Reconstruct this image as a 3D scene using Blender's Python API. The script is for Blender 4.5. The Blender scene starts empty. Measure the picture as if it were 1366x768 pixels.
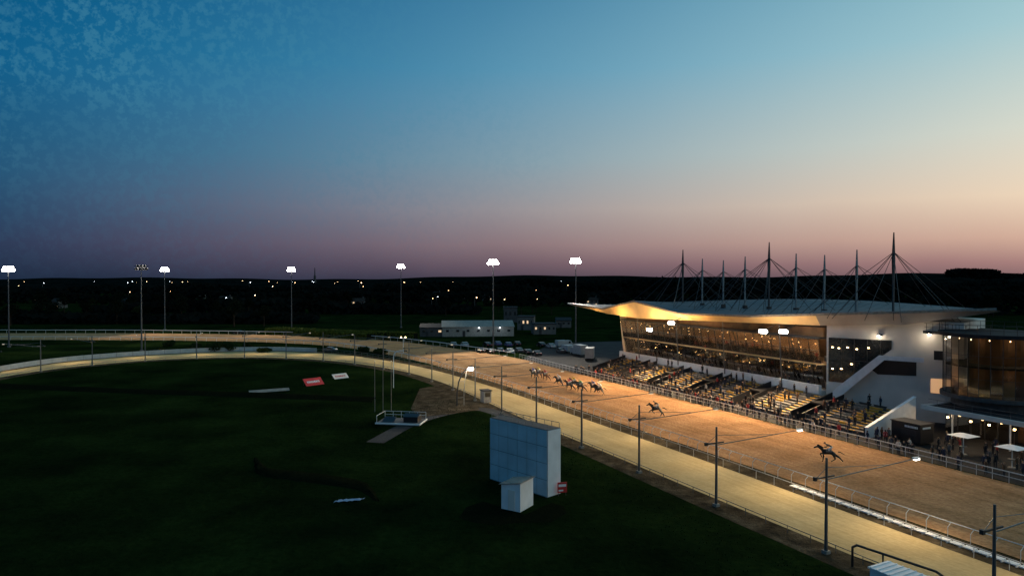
import bpy, bmesh, math, random
from mathutils import Vector, Matrix
R = random.Random(7)
C = bpy.context.scene.collection
H = 22.0; FP = 910.667; PI = math.pi
PIT = math.atan(12/FP)
ORD = ['first','second','third','fourth','fifth','sixth','seventh','eighth','ninth','tenth','eleventh','twelfth','thirteenth','fourteenth','fifteenth','sixteenth','seventeenth','eighteenth','nineteenth','twentieth','twenty-first','twenty-second','twenty-third','twenty-fourth','twenty-fifth','twenty-sixth','twenty-seventh','twenty-eighth','twenty-ninth','thirtieth']
def at(px, py, z=0.0):
    a = (px-683)/FP; b = (384-py)/FP
    f = Vector((0, math.cos(PIT), -math.sin(PIT))); u = Vector((0, math.sin(PIT), math.cos(PIT)))
    d = Vector((a, 0, 0))+u*b+f
    k = (z-H)/d.z
    return Vector((d.x*k, d.y*k, z))
# stand frame : local (t, s, z)
O = Vector((54.1, 72.1, 0)); D = Vector((-0.41, 0.912, 0)); N = Vector((0.912, 0.41, 0)); ANG = math.atan2(.41, .912)
def W(t, s, z=0): 
    v = O+D*s+N*t; v.z = z; return v
def s_of(px, t):
    k = (px-683)/FP
    return (O.x+N.x*t-k*(O.y+N.y*t))/(-D.x+D.y*k)
def z_of(py, t, s):
    return H-(py-372)*W(t, s).y/FP

# ---------------------------------------------------------------- materials
M = {}
def nodes(name):
    m = bpy.data.materials.new(name); m.use_nodes = True
    return m, m.node_tree.nodes, m.node_tree.links, m.node_tree.nodes['Principled BSDF']
def mat(name, col, rough=.6, var=.18, scale=2.0, bump=0.0, metal=0.0, emit=None, es=0, spec=.4):
    m, n, l, b = nodes(name)
    b.inputs['Roughness'].default_value = rough; b.inputs['Metallic'].default_value = metal
    b.inputs['Specular IOR Level'].default_value = spec
    tc = n.new('ShaderNodeTexCoord'); nz = n.new('ShaderNodeTexNoise')
    nz.inputs['Scale'].default_value = scale; nz.inputs['Detail'].default_value = 6
    l.new(tc.outputs['Object'], nz.inputs['Vector'])
    r = n.new('ShaderNodeValToRGB'); r.color_ramp.elements[0].position = .3; r.color_ramp.elements[1].position = .7
    r.color_ramp.elements[0].color = (*[c*(1-var) for c in col], 1); r.color_ramp.elements[1].color = (*[min(1, c*(1+var)) for c in col], 1)
    l.new(nz.outputs['Fac'], r.inputs['Fac']); l.new(r.outputs['Color'], b.inputs['Base Color'])
    if bump:
        bp = n.new('ShaderNodeBump'); bp.inputs['Strength'].default_value = bump; bp.inputs['Distance'].default_value = .1
        l.new(nz.outputs['Fac'], bp.inputs['Height']); l.new(bp.outputs['Normal'], b.inputs['Normal'])
    M[name] = m; return m
def ground_mat(name, cols, s1, s2, bump=.5, rough=1.0, streak=0, spec=0.0, grain=(.66, 1.28)):
    """layered noise ground: broad patches + fine grain, optional harrow streaks along the ribbon (uv)"""
    m, n, l, b = nodes(name); b.inputs['Roughness'].default_value = rough; b.inputs['Specular IOR Level'].default_value = spec
    tc = n.new('ShaderNodeTexCoord')
    a = n.new('ShaderNodeTexNoise'); a.inputs['Scale'].default_value = s1; a.inputs['Detail'].default_value = 8; a.inputs['Roughness'].default_value = .65
    c = n.new('ShaderNodeTexNoise'); c.inputs['Scale'].default_value = s2; c.inputs['Detail'].default_value = 5; c.inputs['Roughness'].default_value = .7
    l.new(tc.outputs['Object'], a.inputs['Vector']); l.new(tc.outputs['Object'], c.inputs['Vector'])
    r = n.new('ShaderNodeValToRGB'); e = r.color_ramp.elements
    e[0].position = .33; e[0].color = (*cols[0], 1); e[1].position = .68; e[1].color = (*cols[-1], 1)
    if len(cols) > 2:
        x = e.new(.5); x.color = (*cols[1], 1)
    l.new(a.outputs['Fac'], r.inputs['Fac'])
    def mul(col, fac, lo, hi):
        mr = n.new('ShaderNodeMapRange'); mr.inputs[1].default_value = .3; mr.inputs[2].default_value = .7; mr.inputs[3].default_value = lo; mr.inputs[4].default_value = hi
        l.new(fac, mr.inputs[0]); mx = n.new('ShaderNodeMix'); mx.data_type = 'RGBA'; mx.blend_type = 'MULTIPLY'; mx.inputs[0].default_value = 1
        l.new(col, mx.inputs[6]); l.new(mr.outputs[0], mx.inputs[7]); return mx.outputs[2]
    col = mul(r.outputs['Color'], c.outputs['Fac'], *grain)
    if streak:
        mp = n.new('ShaderNodeMapping'); mp.inputs['Scale'].default_value = (26, .035, 1); l.new(tc.outputs['UV'], mp.inputs['Vector'])
        q = n.new('ShaderNodeTexNoise'); q.inputs['Scale'].default_value = 1; q.inputs['Detail'].default_value = 4; l.new(mp.outputs[0], q.inputs['Vector'])
        col = mul(col, q.outputs['Fac'], 1-streak, 1+streak)
    l.new(col, b.inputs['Base Color'])
    bp = n.new('ShaderNodeBump'); bp.inputs['Strength'].default_value = bump; bp.inputs['Distance'].default_value = .25
    l.new(c.outputs['Fac'], bp.inputs['Height']); l.new(bp.outputs['Normal'], b.inputs['Normal'])
    M[name] = m; return m
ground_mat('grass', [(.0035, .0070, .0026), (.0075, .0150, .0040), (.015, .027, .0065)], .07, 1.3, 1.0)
ground_mat('sand_orange', [(.31, .17, .083), (.38, .215, .108), (.45, .265, .138)], .25, 2.6, .9, streak=.18)
ground_mat('sand_pale', [(.35, .255, .125), (.41, .305, .155), (.46, .35, .185)], .12, 2.2, .2, streak=.12, grain=(.86, 1.12))
ground_mat('gravel', [(.028, .021, .014), (.062, .047, .03), (.12, .09, .058)], .5, 3.0, .8)
ground_mat('tarmac', [(.012, .012, .014), (.020, .020, .021), (.032, .031, .029)], .2, 3.0, .3, .8, 0, .1)
ground_mat('soil', [(.005, .007, .0035), (.009, .011, .005)], .6, 3.0, .9)
mat('white_paint', (.70, .71, .72), .5, .08, 1.5)
mat('barrier_white', (.45, .45, .44), .7, .12, .8)
mat('rail_white', (.55, .55, .55), .4, .08, 3)
mat('panel_white', (.62, .66, .69), .55, .10, .7)
mat('panel_blue', (.42, .53, .58), .5, .16, .45)
mat('seam_grey', (.16, .20, .22), .6, .2, 2)
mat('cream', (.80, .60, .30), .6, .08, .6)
mat('wall_white', (.60, .57, .53), .7, .10, .4, .1)
mat('fascia_grey', (.36, .34, .31), .7, .12, .4, .1)
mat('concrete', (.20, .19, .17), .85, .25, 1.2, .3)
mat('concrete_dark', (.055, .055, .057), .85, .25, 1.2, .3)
mat('yellow', (.62, .34, .03), .6, .2, 2)
mat('bench_grey', (.22, .21, .19), .7, .3, 2)
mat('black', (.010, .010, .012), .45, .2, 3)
mat('steel', (.12, .13, .14), .45, .2, 3, 0, .7)
mat('steel_dark', (.03, .032, .036), .5, .2, 3, 0, .4)
mat('roof_metal', (.05, .075, .095), .6, .25, .25, 0, .1, spec=.2)
mat('roof_dark', (.02, .022, .026), .8, .2, 1, spec=.1)
mat('brown_wall', (.15, .085, .04), .7, .8, .22)
mat('floor_warm', (.22, .14, .07), .5, .2, .8)
mat('red', (.45, .02, .02), .5, .1, 2)
mat('tarp', (.22, .32, .46), .45, .15, 1)
mat('bark', (.03, .022, .016), .9, .3, 4, .4, spec=0)
mat('leaf_far', (.005, .007, .0065), 1, .5, .05, spec=0)
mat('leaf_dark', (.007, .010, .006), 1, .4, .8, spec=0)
mat('leaf_mid', (.016, .026, .008), .9, .4, .8, spec=.05)
mat('leaf_hedge', (.065, .080, .014), .9, .4, .8, spec=.05)
mat('house_wall', (.11, .105, .10), .8, .2, .5, spec=.1)
mat('skin', (.42, .25, .18), .6, .05, 3)
mat('hair_dark', (.02, .014, .01), .7, .2, 20)
mat('hair_fair', (.22, .14, .07), .7, .2, 20)
mat('trouser', (.016, .018, .024), .8, .2, 8)
mat('rubber', (.015, .015, .015), .8, .1, 5)
mat('car_glass', (.02, .022, .025), .08, .1, 2, spec=.8)
mat('tile', (.03, .022, .02), .9, .25, 1, spec=.1)
COATS = {'black coat': (.012, .012, .015), 'navy jacket': (.016, .022, .05), 'grey coat': (.09, .09, .09), 'brown jacket': (.09, .048, .024), 'pale top': (.50, .47, .43), 'red top': (.34, .03, .03)}
for k, v in COATS.items(): mat('cloth '+k, v, .85, .15, 8)
def emis(name, col, st):
    m, n, l, b = nodes(name)
    b.inputs['Base Color'].default_value = (.8, .8, .8, 1)
    b.inputs['Emission Color'].default_value = (*col, 1); b.inputs['Emission Strength'].default_value = st; M[name] = m
emis('lamp_cool', (1, .93, .84), 70); emis('lamp_warm', (1, .66, .30), 18); emis('lamp_mid', (1, .88, .7), 26); emis('lamp_soft', (1, .9, .78), 5); emis('lamp_dim', (1, .8, .55), .9)
emis('far_warm', (1, .62, .3), 12); emis('far_cool', (.8, .9, 1), 12); emis('lit_room', (1, .62, .28), .8); emis('lit_amber', (1, .5, .16), .5)
def glassmat(name, tint, gl):
    m = bpy.data.materials.new(name); m.use_nodes = True; n = m.node_tree.nodes; l = m.node_tree.links
    n.clear(); o = n.new('ShaderNodeOutputMaterial'); mx = n.new('ShaderNodeMixShader'); t = n.new('ShaderNodeBsdfTransparent'); g = n.new('ShaderNodeBsdfGlossy')
    t.inputs[0].default_value = (*tint, 1); g.inputs[0].default_value = (.9, .9, .9, 1); g.inputs['Roughness'].default_value = .05
    lw = n.new('ShaderNodeLayerWeight'); lw.inputs[0].default_value = .3
    mr = n.new('ShaderNodeMapRange'); mr.inputs[3].default_value = gl; mr.inputs[4].default_value = .9
    tc = n.new('ShaderNodeTexCoord'); nz = n.new('ShaderNodeTexNoise'); nz.inputs['Scale'].default_value = .8; bp = n.new('ShaderNodeBump'); bp.inputs['Strength'].default_value = .25
    l.new(tc.outputs['Object'], nz.inputs['Vector']); l.new(nz.outputs['Fac'], bp.inputs['Height']); l.new(bp.outputs[0], g.inputs['Normal'])
    l.new(lw.outputs['Fresnel'], mr.inputs[0]); l.new(mr.outputs[0], mx.inputs[0]); l.new(t.outputs[0], mx.inputs[1]); l.new(g.outputs[0], mx.inputs[2]); l.new(mx.outputs[0], o.inputs[0])
    M[name] = m
glassmat('glass', (.70, .66, .60), .12); glassmat('glass_dark', (.45, .43, .42), .12)

# ---------------------------------------------------------------- mesh helpers
class MB:
    def __init__(s): s.v = []; s.f = []; s.mi = []; s.cur = 0
    def add(s, vs, fs):
        b = len(s.v); s.v += [tuple(v) for v in vs]
        for f in fs: s.f.append(tuple(b+i for i in f)); s.mi.append(s.cur)
        return s
    def box(s, x0, x1, y0, y1, z0, z1):
        return s.add([(x0,y0,z0),(x1,y0,z0),(x1,y1,z0),(x0,y1,z0),(x0,y0,z1),(x1,y0,z1),(x1,y1,z1),(x0,y1,z1)],
                     [(0,3,2,1),(4,5,6,7),(0,1,5,4),(1,2,6,5),(2,3,7,6),(3,0,4,7)])
    def tube(s, p, q, r0, r1=None, n=8, cap=True):
        p = Vector(p); q = Vector(q); r1 = r0 if r1 is None else r1
        d = (q-p).normalized(); a = d.orthogonal().normalized(); b = d.cross(a)
        vs = [p+(a*math.cos(2*PI*i/n)+b*math.sin(2*PI*i/n))*r0 for i in range(n)]+[q+(a*math.cos(2*PI*i/n)+b*math.sin(2*PI*i/n))*r1 for i in range(n)]
        fs = [(i, (i+1) % n, n+(i+1) % n, n+i) for i in range(n)]
        if cap: fs += [tuple(reversed(range(n))), tuple(range(n, 2*n))]
        return s.add(vs, fs)
    def path(s, pts, r, n=6):
        for a, b in zip(pts, pts[1:]): s.tube(a, b, r, r, n)
        return s
    def bar(s, p, q, w, h):
        p = Vector(p); q = Vector(q); d = (q-p).normalized(); a = d.cross(Vector((0,0,1)))
        if a.length < 1e-3: a = Vector((1,0,0))
        a = a.normalized()*w/2; b = a.cross(d).normalized()*h/2
        vs = [p-a-b, p+a-b, p+a+b, p-a+b, q-a-b, q+a-b, q+a+b, q-a+b]
        return s.add(vs, [(0,1,2,3),(7,6,5,4),(0,4,5,1),(1,5,6,2),(2,6,7,3),(3,7,4,0)])
    def prism(s, poly, off):
        n = len(poly); off = Vector(off); P = [Vector(p) for p in poly]
        return s.add(P+[p+off for p in P], [tuple(reversed(range(n))), tuple(range(n, 2*n))]+[(i, (i+1) % n, n+(i+1) % n, n+i) for i in range(n)])
    def dome(s, c, r, rz, n=8, m=4, full=False):
        c = Vector(c); vs = []; lo = -m if full else 0
        for j in range(lo, m+1):
            a = j/m*PI/2
            for i in range(n): vs.append(c+Vector((r*math.cos(a)*math.cos(2*PI*i/n), r*math.cos(a)*math.sin(2*PI*i/n), rz*math.sin(a))))
        fs = []
        for j in range(m-lo):
            for i in range(n): fs.append((j*n+i, j*n+(i+1) % n, (j+1)*n+(i+1) % n, (j+1)*n+i))
        return s.add(vs, fs)
    def build(s, name, mats, parent=None, smooth=False, loc=None):
        me = bpy.data.meshes.new(name); me.from_pydata(s.v, [], s.f)
        if not isinstance(mats, (list, tuple)): mats = [mats]
        for m in mats: me.materials.append(M[m])
        for p, i in zip(me.polygons, s.mi): p.material_index = i; p.use_smooth = smooth
        me.update()
        return link(name, me, parent, loc)
KIDS = {}
def link(name, data, parent=None, loc=None):
    o = bpy.data.objects.new(name, data); C.objects.link(o)
    if loc is not None: o.location = loc
    if parent is not None: o.parent = parent; KIDS.setdefault(parent.name, []).append(o)
    return o
def tag(o, label, cat, group=None):
    o['label'] = label; o['category'] = cat
    if group: o['group'] = group
    return o
def thing(name, label, cat, loc=(0,0,0), rz=0, group=None):
    o = link(name, None, None, loc); o.rotation_euler = (0, 0, rz); o.empty_display_size = .3
    return tag(o, label, cat, group)
def struct(o, kind='structure'):
    o['kind'] = kind; return o
def dup(o, loc=None, rz=None, label=None, group=None, sc=None, parent=None):
    c = o.copy(); C.objects.link(c)
    if parent is not None: c.parent = parent; KIDS.setdefault(parent.name, []).append(c)
    if loc is not None: c.location = loc
    if rz is not None: c.rotation_euler = (0, 0, rz)
    if sc: c.scale = (sc, sc, sc) if not isinstance(sc, tuple) else sc
    if label: c['label'] = label
    if group: c['group'] = group
    for ch in list(KIDS.get(o.name, [])): dup(ch, parent=c)
    return c
def light(kind, name, power, col, parent, loc, target=None, angle=120, size=.12, blend=.6):
    d = bpy.data.lights.new(name, kind); d.energy = power; d.color = col
    d.shadow_soft_size = size
    if kind == 'SPOT': d.spot_size = math.radians(angle); d.spot_blend = blend
    o = link(name, d, parent, loc)
    if target is not None:
        o.rotation_euler = (Vector(target)-Vector(loc)).to_track_quat('-Z', 'Y').to_euler()
    return o
WARM = (1, .68, .37); MID = (1, .78, .48); COOL = (1, .88, .72)

# ---------------------------------------------------------------- curves / ground
def smooth(pts, step=2.0):
    P = [Vector((p[0], p[1], 0)) for p in pts]; P = [P[0]*2-P[1]]+P+[P[-1]*2-P[-2]]; out = []
    for i in range(1, len(P)-2):
        n = max(2, int((P[i+1]-P[i]).length/step))
        for k in range(n):
            t = k/n; a, b, c, d = P[i-1:i+3]
            out.append(.5*((2*b)+(c-a)*t+(2*a-5*b+4*c-d)*t*t+(3*b-a-3*c+d)*t**3))
    out.append(P[-2]); return out
def resample(pts, n):
    L = [0]
    for a, b in zip(pts, pts[1:]): L.append(L[-1]+(b-a).length)
    out = []; j = 0
    for i in range(n):
        x = L[-1]*i/(n-1)
        while j < len(L)-2 and L[j+1] < x: j += 1
        f = (x-L[j])/max(1e-6, L[j+1]-L[j]); out.append(pts[j].lerp(pts[j+1], min(1, f)))
    return out
def length(pts): return sum((b-a).length for a, b in zip(pts, pts[1:]))
def offset(pts, d):     # + = to the right when moving along
    out = []
    for i, p in enumerate(pts):
        a = pts[max(0, i-1)]; b = pts[min(len(pts)-1, i+1)]; t = (b-a).normalized()
        out.append(p+Vector((t.y, -t.x, 0))*d)
    return out
def ribbon(name, A, B, z, m, n=220):
    L = length(A); A = resample(A, n); B = resample(B, n); mb = MB()
    vs = []
    for a, b in zip(A, B): vs += [(a.x, a.y, z), (b.x, b.y, z)]
    mb.add(vs, [(2*i, 2*i+1, 2*i+3, 2*i+2) for i in range(n-1)])
    o = mb.build(name, m); uv = o.data.uv_layers.new(name='UVMap')
    for lp in o.data.loops:
        i = lp.vertex_index; uv.data[lp.index].uv = (i % 2, (i//2)/(n-1)*L)
    return struct(o)
horse_in = smooth([(54,24),(40,53.3),(27.9,80),(14,109),(2.0,134),(-15,165.6),(-35.5,198),(-62,226),(-100,241),(-150,246),(-206,247),(-330,252)])
horse_out = smooth([tuple(W(0, s)[:2]) for s in (-55,-20,0,40,80,110,130)]+[(-15,212),(-31,231),(-53,250),(-86,266),(-147,276),(-206,277),(-330,282)])
pale_in = smooth([(40,26),(22.1,63.4),(11.1,86.8),(1.6,106.6),(-6.4,125),(-15.5,145),(-27,163),(-42,178),(-57,187),(-76,191),(-96,185),(-110,169),(-114,150),(-110,130),(-98,112)])
pale_out = smooth([(51,26),(38,53.3),(26,80),(12.0,109),(0.2,134),(-15,161),(-28,179),(-43,194.6),(-57,204),(-76,208.5),(-98,202.4),(-117.6,184),(-122,161.6),(-118,135),(-104,108)])
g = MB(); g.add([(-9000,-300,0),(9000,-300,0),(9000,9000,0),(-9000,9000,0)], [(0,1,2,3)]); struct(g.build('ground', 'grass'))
ribbon('horse_track', horse_in, horse_out, .020, 'sand_orange')
ribbon('verge', offset(pale_in, -2.6), offset(pale_out, 1.6), .010, 'gravel')
ribbon('pale_track', offset(pale_in, .5), offset(pale_out, -1.4), .026, 'sand_pale')
def poly_ground(name, pts, z, m):
    mb = MB(); mb.add([(p[0], p[1], z) for p in pts], [tuple(range(len(pts)))]); return struct(mb.build(name, m))
poly_ground('apron', [W(.4,-50), W(60,-50), W(60,160), W(30,165), W(.4,126)], .005, 'tarmac')
p1 = smooth([tuple(at(*p)[:2]) for p in [(500,590),(545,566),(590,552),(640,545),(690,562),(735,590)]])
ribbon('path', offset(p1, -1.3), offset(p1, 1.3), .012, 'tarmac', 60)
poly_ground('path', [at(x, y) for x, y in [(548,545),(560,518),(596,512),(628,530),(640,546),(600,552),(560,556)]], .0135, 'gravel')
poly_ground('path', [at(x, y) for x, y in [(612,690),(622,676),(645,668),(668,676),(700,686),(735,670),(752,674),(756,684),(735,696),(690,697),(660,700),(630,696)]], .006, 'soil')

# ---------------------------------------------------------------- rails
def rail(name, label, cat, pts, spacing, h, goose=0, mid=False, m='rail_white', r=.05, prad=.035, maxp=100):
    L = length(pts); n = int(L/spacing)+1; P = resample(pts, n)
    base = P[0]; t = thing(name, label, cat, base)
    Q = [p-base for p in resample(pts, max(n, int(L/2.5)))]
    mb = MB(); mb.path([(q.x, q.y, h) for q in Q], r, 6); mb.build('top_rail', m, t)
    if mid:
        mb = MB(); mb.path([(q.x, q.y, h*.55) for q in Q], r*.7, 5); mb.build('lower_rail', m, t)
    rest = MB(); kk = 0
    for i in range(n):
        p = P[i]-base; a = P[max(0, i-1)]; b = P[min(n-1, i+1)]; tg = (b-a).normalized(); nn = Vector((tg.y, -tg.x, 0))*goose
        mb = rest if kk >= maxp else MB()
        if goose:
            f = p+nn; mb.tube((f.x, f.y, 0), (f.x, f.y, h*.7), prad, prad, 5); mb.tube((f.x, f.y, h*.7), (p.x, p.y, h), prad, prad, 5)
        else: mb.tube((p.x, p.y, 0), (p.x, p.y, h), prad, prad, 5)
        if kk < maxp: mb.build('post', m, t)
        kk += 1
    if rest.v: struct(rest.build('far_post', m, t), 'stuff')
    return t
def sub(pts, f): return [p for p in pts if f(p)]
rail('running_rail', 'white rail between the orange sand track and the crowd on the home straight', 'rail', sub(horse_out, lambda p: p.y < 190), 1.7, 1.25, 0, True, r=.06)
rail('running_rail', 'white outer rail around the far bend of the sand track', 'rail', sub(horse_out, lambda p: p.y >= 190), 4.0, 1.3, r=.11, prad=.05)
rail('running_rail', 'white gooseneck rail between orange sand track and pale track', 'rail', sub(horse_in, lambda p: p.y < 170), 1.9, 1.15, -.45, r=.045, prad=.028)
rail('running_rail', 'white inner rail along the far back stretch of sand track', 'rail', sub(horse_in, lambda p: p.y >= 170), 4.0, 1.2, -.4, r=.10, prad=.045)
rail('guide_rail', 'low thin rail along the infield edge of the pale track', 'rail', sub(offset(pale_in, -.3), lambda p: p.y < 140 and p.x > -25), 2.4, .65, 0, m='steel', r=.035, prad=.03)
rail('track_fence', 'thin grey rail along the outer edge of pale track on the straight', 'rail', sub(offset(pale_out, -1.2), lambda p: p.y < 133 and p.x > -25), 2.6, .9, 0, m='rail_white', r=.03, prad=.025)
rail('guard_fence', 'grey post fence on the outer edge of the pale track bend', 'fence', sub(offset(pale_out, -.1), lambda p: p.y > 133 and p.x > -62), 2.6, 1.05, 0, True, m='steel', r=.045)
rail('bend_rail', 'low grey rail on the grass side of the pale track bend', 'rail', sub(offset(pale_in, -.4), lambda p: p.x < -24), 3, .6, 0, m='steel', r=.05)
bp = sub(offset(pale_out, .3), lambda p: p.x < -57); n = int(length(bp)/4); bp = resample(bp, n)
t = thing('barrier_wall', 'long white solid barrier curving behind the pale track bend on the left', 'barrier', bp[0])
for a, b in zip(bp, bp[1:]):
    a = a-t.location; b = b-t.location; g = (b-a).normalized()*.04
    mb = MB(); mb.bar((a.x+g.x, a.y+g.y, .62), (b.x-g.x, b.y-g.y, .62), .12, 1.2); mb.build('panel', 'barrier_white', t)
wp = resample(sub(offset(pale_out, .1), lambda p: 46 < p.y < 73), 28)
t = thing('edge_board_row', 'low row of white slatted boards beside the pale track at lower right', 'edging', wp[0])
for a, b in zip(wp, wp[1:]):
    a = a-t.location; b = b-t.location; mb = MB(); e = (b-a)*.04
    for k in (-.22, 0, .22):
        nn = Vector(((b-a).y, -(b-a).x, 0)).normalized()*k
        mb.bar(a+e+nn+Vector((0,0,.16)), b-e*3+nn+Vector((0,0,.16)), .15, .10)
    mb.bar(a+e+Vector((0,0,.06)), a+e*3+Vector((0,0,.06)), .6, .12); mb.build('board', 'white_paint', t)
bk = smooth([tuple(at(*p)[:2]) for p in [(-30,513),(60,517),(160,521),(350,527),(500,533)]], 2.5)  # low bank added to give the shadow line where the lamplit grass ends
mb = MB(); vs = []
for i, p in enumerate(bk):
    hgt = .40+.12*R.random()
    for dy, z in ((-2.6, 0), (-1.2, hgt*.8), (-.2, hgt), (.5, hgt*.95), (1.2, 0)): vs.append((p.x, p.y+dy+R.uniform(-.08, .08), z+.001))
mb.add(vs, [(5*i+j, 5*i+j+1, 5*i+j+6, 5*i+j+5) for i in range(len(bk)-1) for j in range(4)])
tag(mb.build('shadow_line_bank', 'soil', smooth=True), 'long low dark bank added for the shadow line across infield grass at left', 'bank')

# ---------------------------------------------------------------- pole lights along the pale track
def make_pole(bulb, power):
    t = thing('track_light_pole', '', 'light pole')
    mb = MB(); mb.box(-.25,.25,-.25,.25,0,.25); mb.build('base', 'concrete', t)
    mb = MB(); mb.tube((0,0,.2), (0,0,7.7), .14, .09, 8); mb.build('pole', 'steel', t)
    mb = MB(); mb.tube((0,0,5.95), (11,0,6.35), .055, .04, 6); mb.build('arm', 'steel', t)
    mb = MB(); mb.tube((0,0,6.9), (7.4,0,6.26), .025, .025, 5); mb.tube((0,0,6.9), (-1.1,0,6.2), .025, .025, 5); mb.build('stay', 'steel', t)
    mb = MB(); mb.bar((-1.3,0,6.15), (.9,0,6.15), .1, .12); mb.box(-1.4,-1.15,-.12,.12,6.0,6.3); mb.build('crossbar', 'steel_dark', t)
    mb = MB(); mb.prism([(10.8,-.17,6.34),(11.5,-.12,6.34),(11.5,.12,6.34),(10.8,.17,6.34)], (0,0,.13)); lh = mb.build('lamp_head', 'concrete' if power < 2000 else 'white_paint', t)
    mb = MB(); mb.box(10.9,11.4,-.13,.13,6.25,6.335); mb.build('bulb', bulb, lh)
    light('SPOT', 'lamp_light', power, MID, t, (10.9,0,6.1), (8.2,0,0), 138, .25, blend=1)
    return t
pl = offset(pale_in, -1.0)
acc = 0; nxt = None; spots = []
for a, b in zip(pl, pl[1:]):
    if nxt is None:
        if a.y >= 41.4: nxt = 0; acc = 0
        else: continue
    seg = (b-a).length
    while acc+seg >= nxt:
        f = (nxt-acc)/seg; p = a.lerp(b, f); tg = (b-a).normalized(); spots.append((p, math.atan2(-tg.x, tg.y))); nxt += 12.6
    acc += seg
protos = {}
for i, (p, rz) in enumerate(spots[:24]):
    lab = f'steel pole with long lamp arm by the pale track, {ORD[i]} from lower right'
    key = 'b' if i in (1, 2) else 'd'
    if key not in protos:
        protos[key] = o = make_pole('lamp_mid' if key == 'b' else 'lamp_dim', 2600 if key == 'b' else 1700); o.location = p; o.rotation_euler.z = rz; o['label'] = lab; o['group'] = 'light poles along the pale track'
    else: dup(protos[key], p, rz, lab)

# ---------------------------------------------------------------- tall floodlight towers
def tower(px, py, top, aim, label, bulb='lamp_cool', power=62000, sc=.86):
    b = at(px, py); hh = H-(top-372)*b.y/FP
    aim = Vector((aim[0], aim[1], 0)); dr = (aim-b); rz = math.atan2(dr.y, dr.x)
    t = thing('floodlight_tower', label, 'floodlight tower', b, rz, 'tall floodlight towers')
    mb = MB(); mb.tube((0,0,0), (0,0,hh-.2), .24, .11, 8); mb.tube((0,0,0), (0,0,.5), .5, .5, 8); mb.build('mast', 'steel', t)
    mb = MB()
    for z in (hh-.8, hh+.1): mb.bar((.1,-2.3*sc,z), (.1,2.3*sc,z), .12, .12)
    for y in (-1.5, 0, 1.5): mb.bar((.1,y*sc,hh-.9), (.1,y*sc,hh+.1), .1, .1)
    mb.build('cross_frame', 'steel_dark', t)
    for z, kk in ((hh-.6, 4), (hh+.25, 3)):
        for k in range(kk):
            y = (k-(kk-1)/2)*1.06*sc
            mb = MB(); mb.tube((.12,y,z), (.5,y,z-.2), .25, .5, 8); lh = mb.build('lamp', 'steel_dark', t)
            mb = MB(); mb.dome((.52,y,z-.2), .44, .42, 10, 3, True); mb.build('bulb', bulb, lh)
    light('SPOT', 'flood_light', power, COOL, t, (1.3,0,hh-.6), (Vector((dr.length, 0, 0))), 76, .5)
tower(12, 463, 357, (-122,175), 'floodlight tower at the far left edge of the view', power=26000)
tower(189, 469, 355, (-130,255), 'tall floodlight tower standing close behind the white barrier with dimmer lamps', 'lamp_soft', 30000)
tower(220, 440, 358, (-125,248), 'floodlight tower beyond the back rail, second bright one from the left')
tower(389, 440, 358, (-82,240), 'lone floodlight tower above the long clipped hedge')
tower(535, 437, 354, (-50,225), 'floodlight tower left of the long low white shed')
tower(658, 467, 348, (-8,185), 'floodlight tower rising in front of the long low white shed')
tower(768, 466, 346, (5,155), 'floodlight tower at the car park beside the grandstand')

# ---------------------------------------------------------------- grandstand
GS = thing('grandstand', 'large white grandstand with glazed front and cable-stayed wing roof carried by nine masts', 'grandstand', O, ANG)
SE = [Vector(v) for v in [(12,121.5,15.4),(11,101.8,14.7),(10,86.7,17.1),(11,71.9,14.9),(11,51.5,15.4),(14,39.6,16.2),(19,28,17.0),(25,17.4,17.8)]]
BE = [Vector(v) for v in [(34,114,15.4),(40,100,16.2),(40,88,16.8),(40,74,17.4),(40,62,17.7),(40,50,17.7),(40,40,17.4),(40,30,17.0)]]
def dens(E, k):
    out = []
    for i in range(len(E)-1):
        for j in range(k): out.append(E[i].lerp(E[i+1], j/k))
    out.append(E[-1]); return out
A = dens(SE, 6); B = dens(BE, 6); nu = len(A); nv = 8
mb = MB(); top = []
def roofp(a, b, v):
    p = a.lerp(b, v); w = max(0, 1-v*1.15); p.z = a.z*w+b.z*(1-w)-math.sin(PI*v)*.5; return p
for i in range(nu):
    for j in range(nv): top.append(roofp(A[i], B[i], j/(nv-1)))
mb.add(top, [(i*nv+j, (i+1)*nv+j, (i+1)*nv+j+1, i*nv+j+1) for i in range(nu-1) for j in range(nv-1)])
low = [p-Vector((0,0,.3)) for p in top]
mb.add(low, [(i*nv+j, i*nv+j+1, (i+1)*nv+j+1, (i+1)*nv+j) for i in range(nu-1) for j in range(nv-1)])
rm = mb.build('roof', 'roof_metal', GS)
mb = MB()
for i in range(0, nu):
    for j in range(nv-1): mb.bar(top[i*nv+j]+Vector((0,0,.02)), top[i*nv+j+1]+Vector((0,0,.02)), .06, .04)
mb.build('seam', 'roof_metal', rm)
mb = MB()
edge = [top[i*nv] for i in range(nu)]+[top[(nu-1)*nv+j] for j in range(1, nv)]+[top[i*nv+nv-1] for i in range(nu-2, -1, -1)]+[top[j] for j in range(nv-2, -1, -1)]
for a, b in zip(edge, edge[1:]+edge[:1]):
    if (a-b).length > .01: mb.add([a+Vector((0,0,.05)), b+Vector((0,0,.05)), b-Vector((0,0,.34)), a-Vector((0,0,.34))], [(0,1,2,3)])
mb.build('roof_edge', 'bench_grey', rm)
bz = {0:14.9, 1:13.4, 2:13.0, 3:13.4, 4:14.0, 5:14.2, 6:14.9, 7:17.3}
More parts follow.
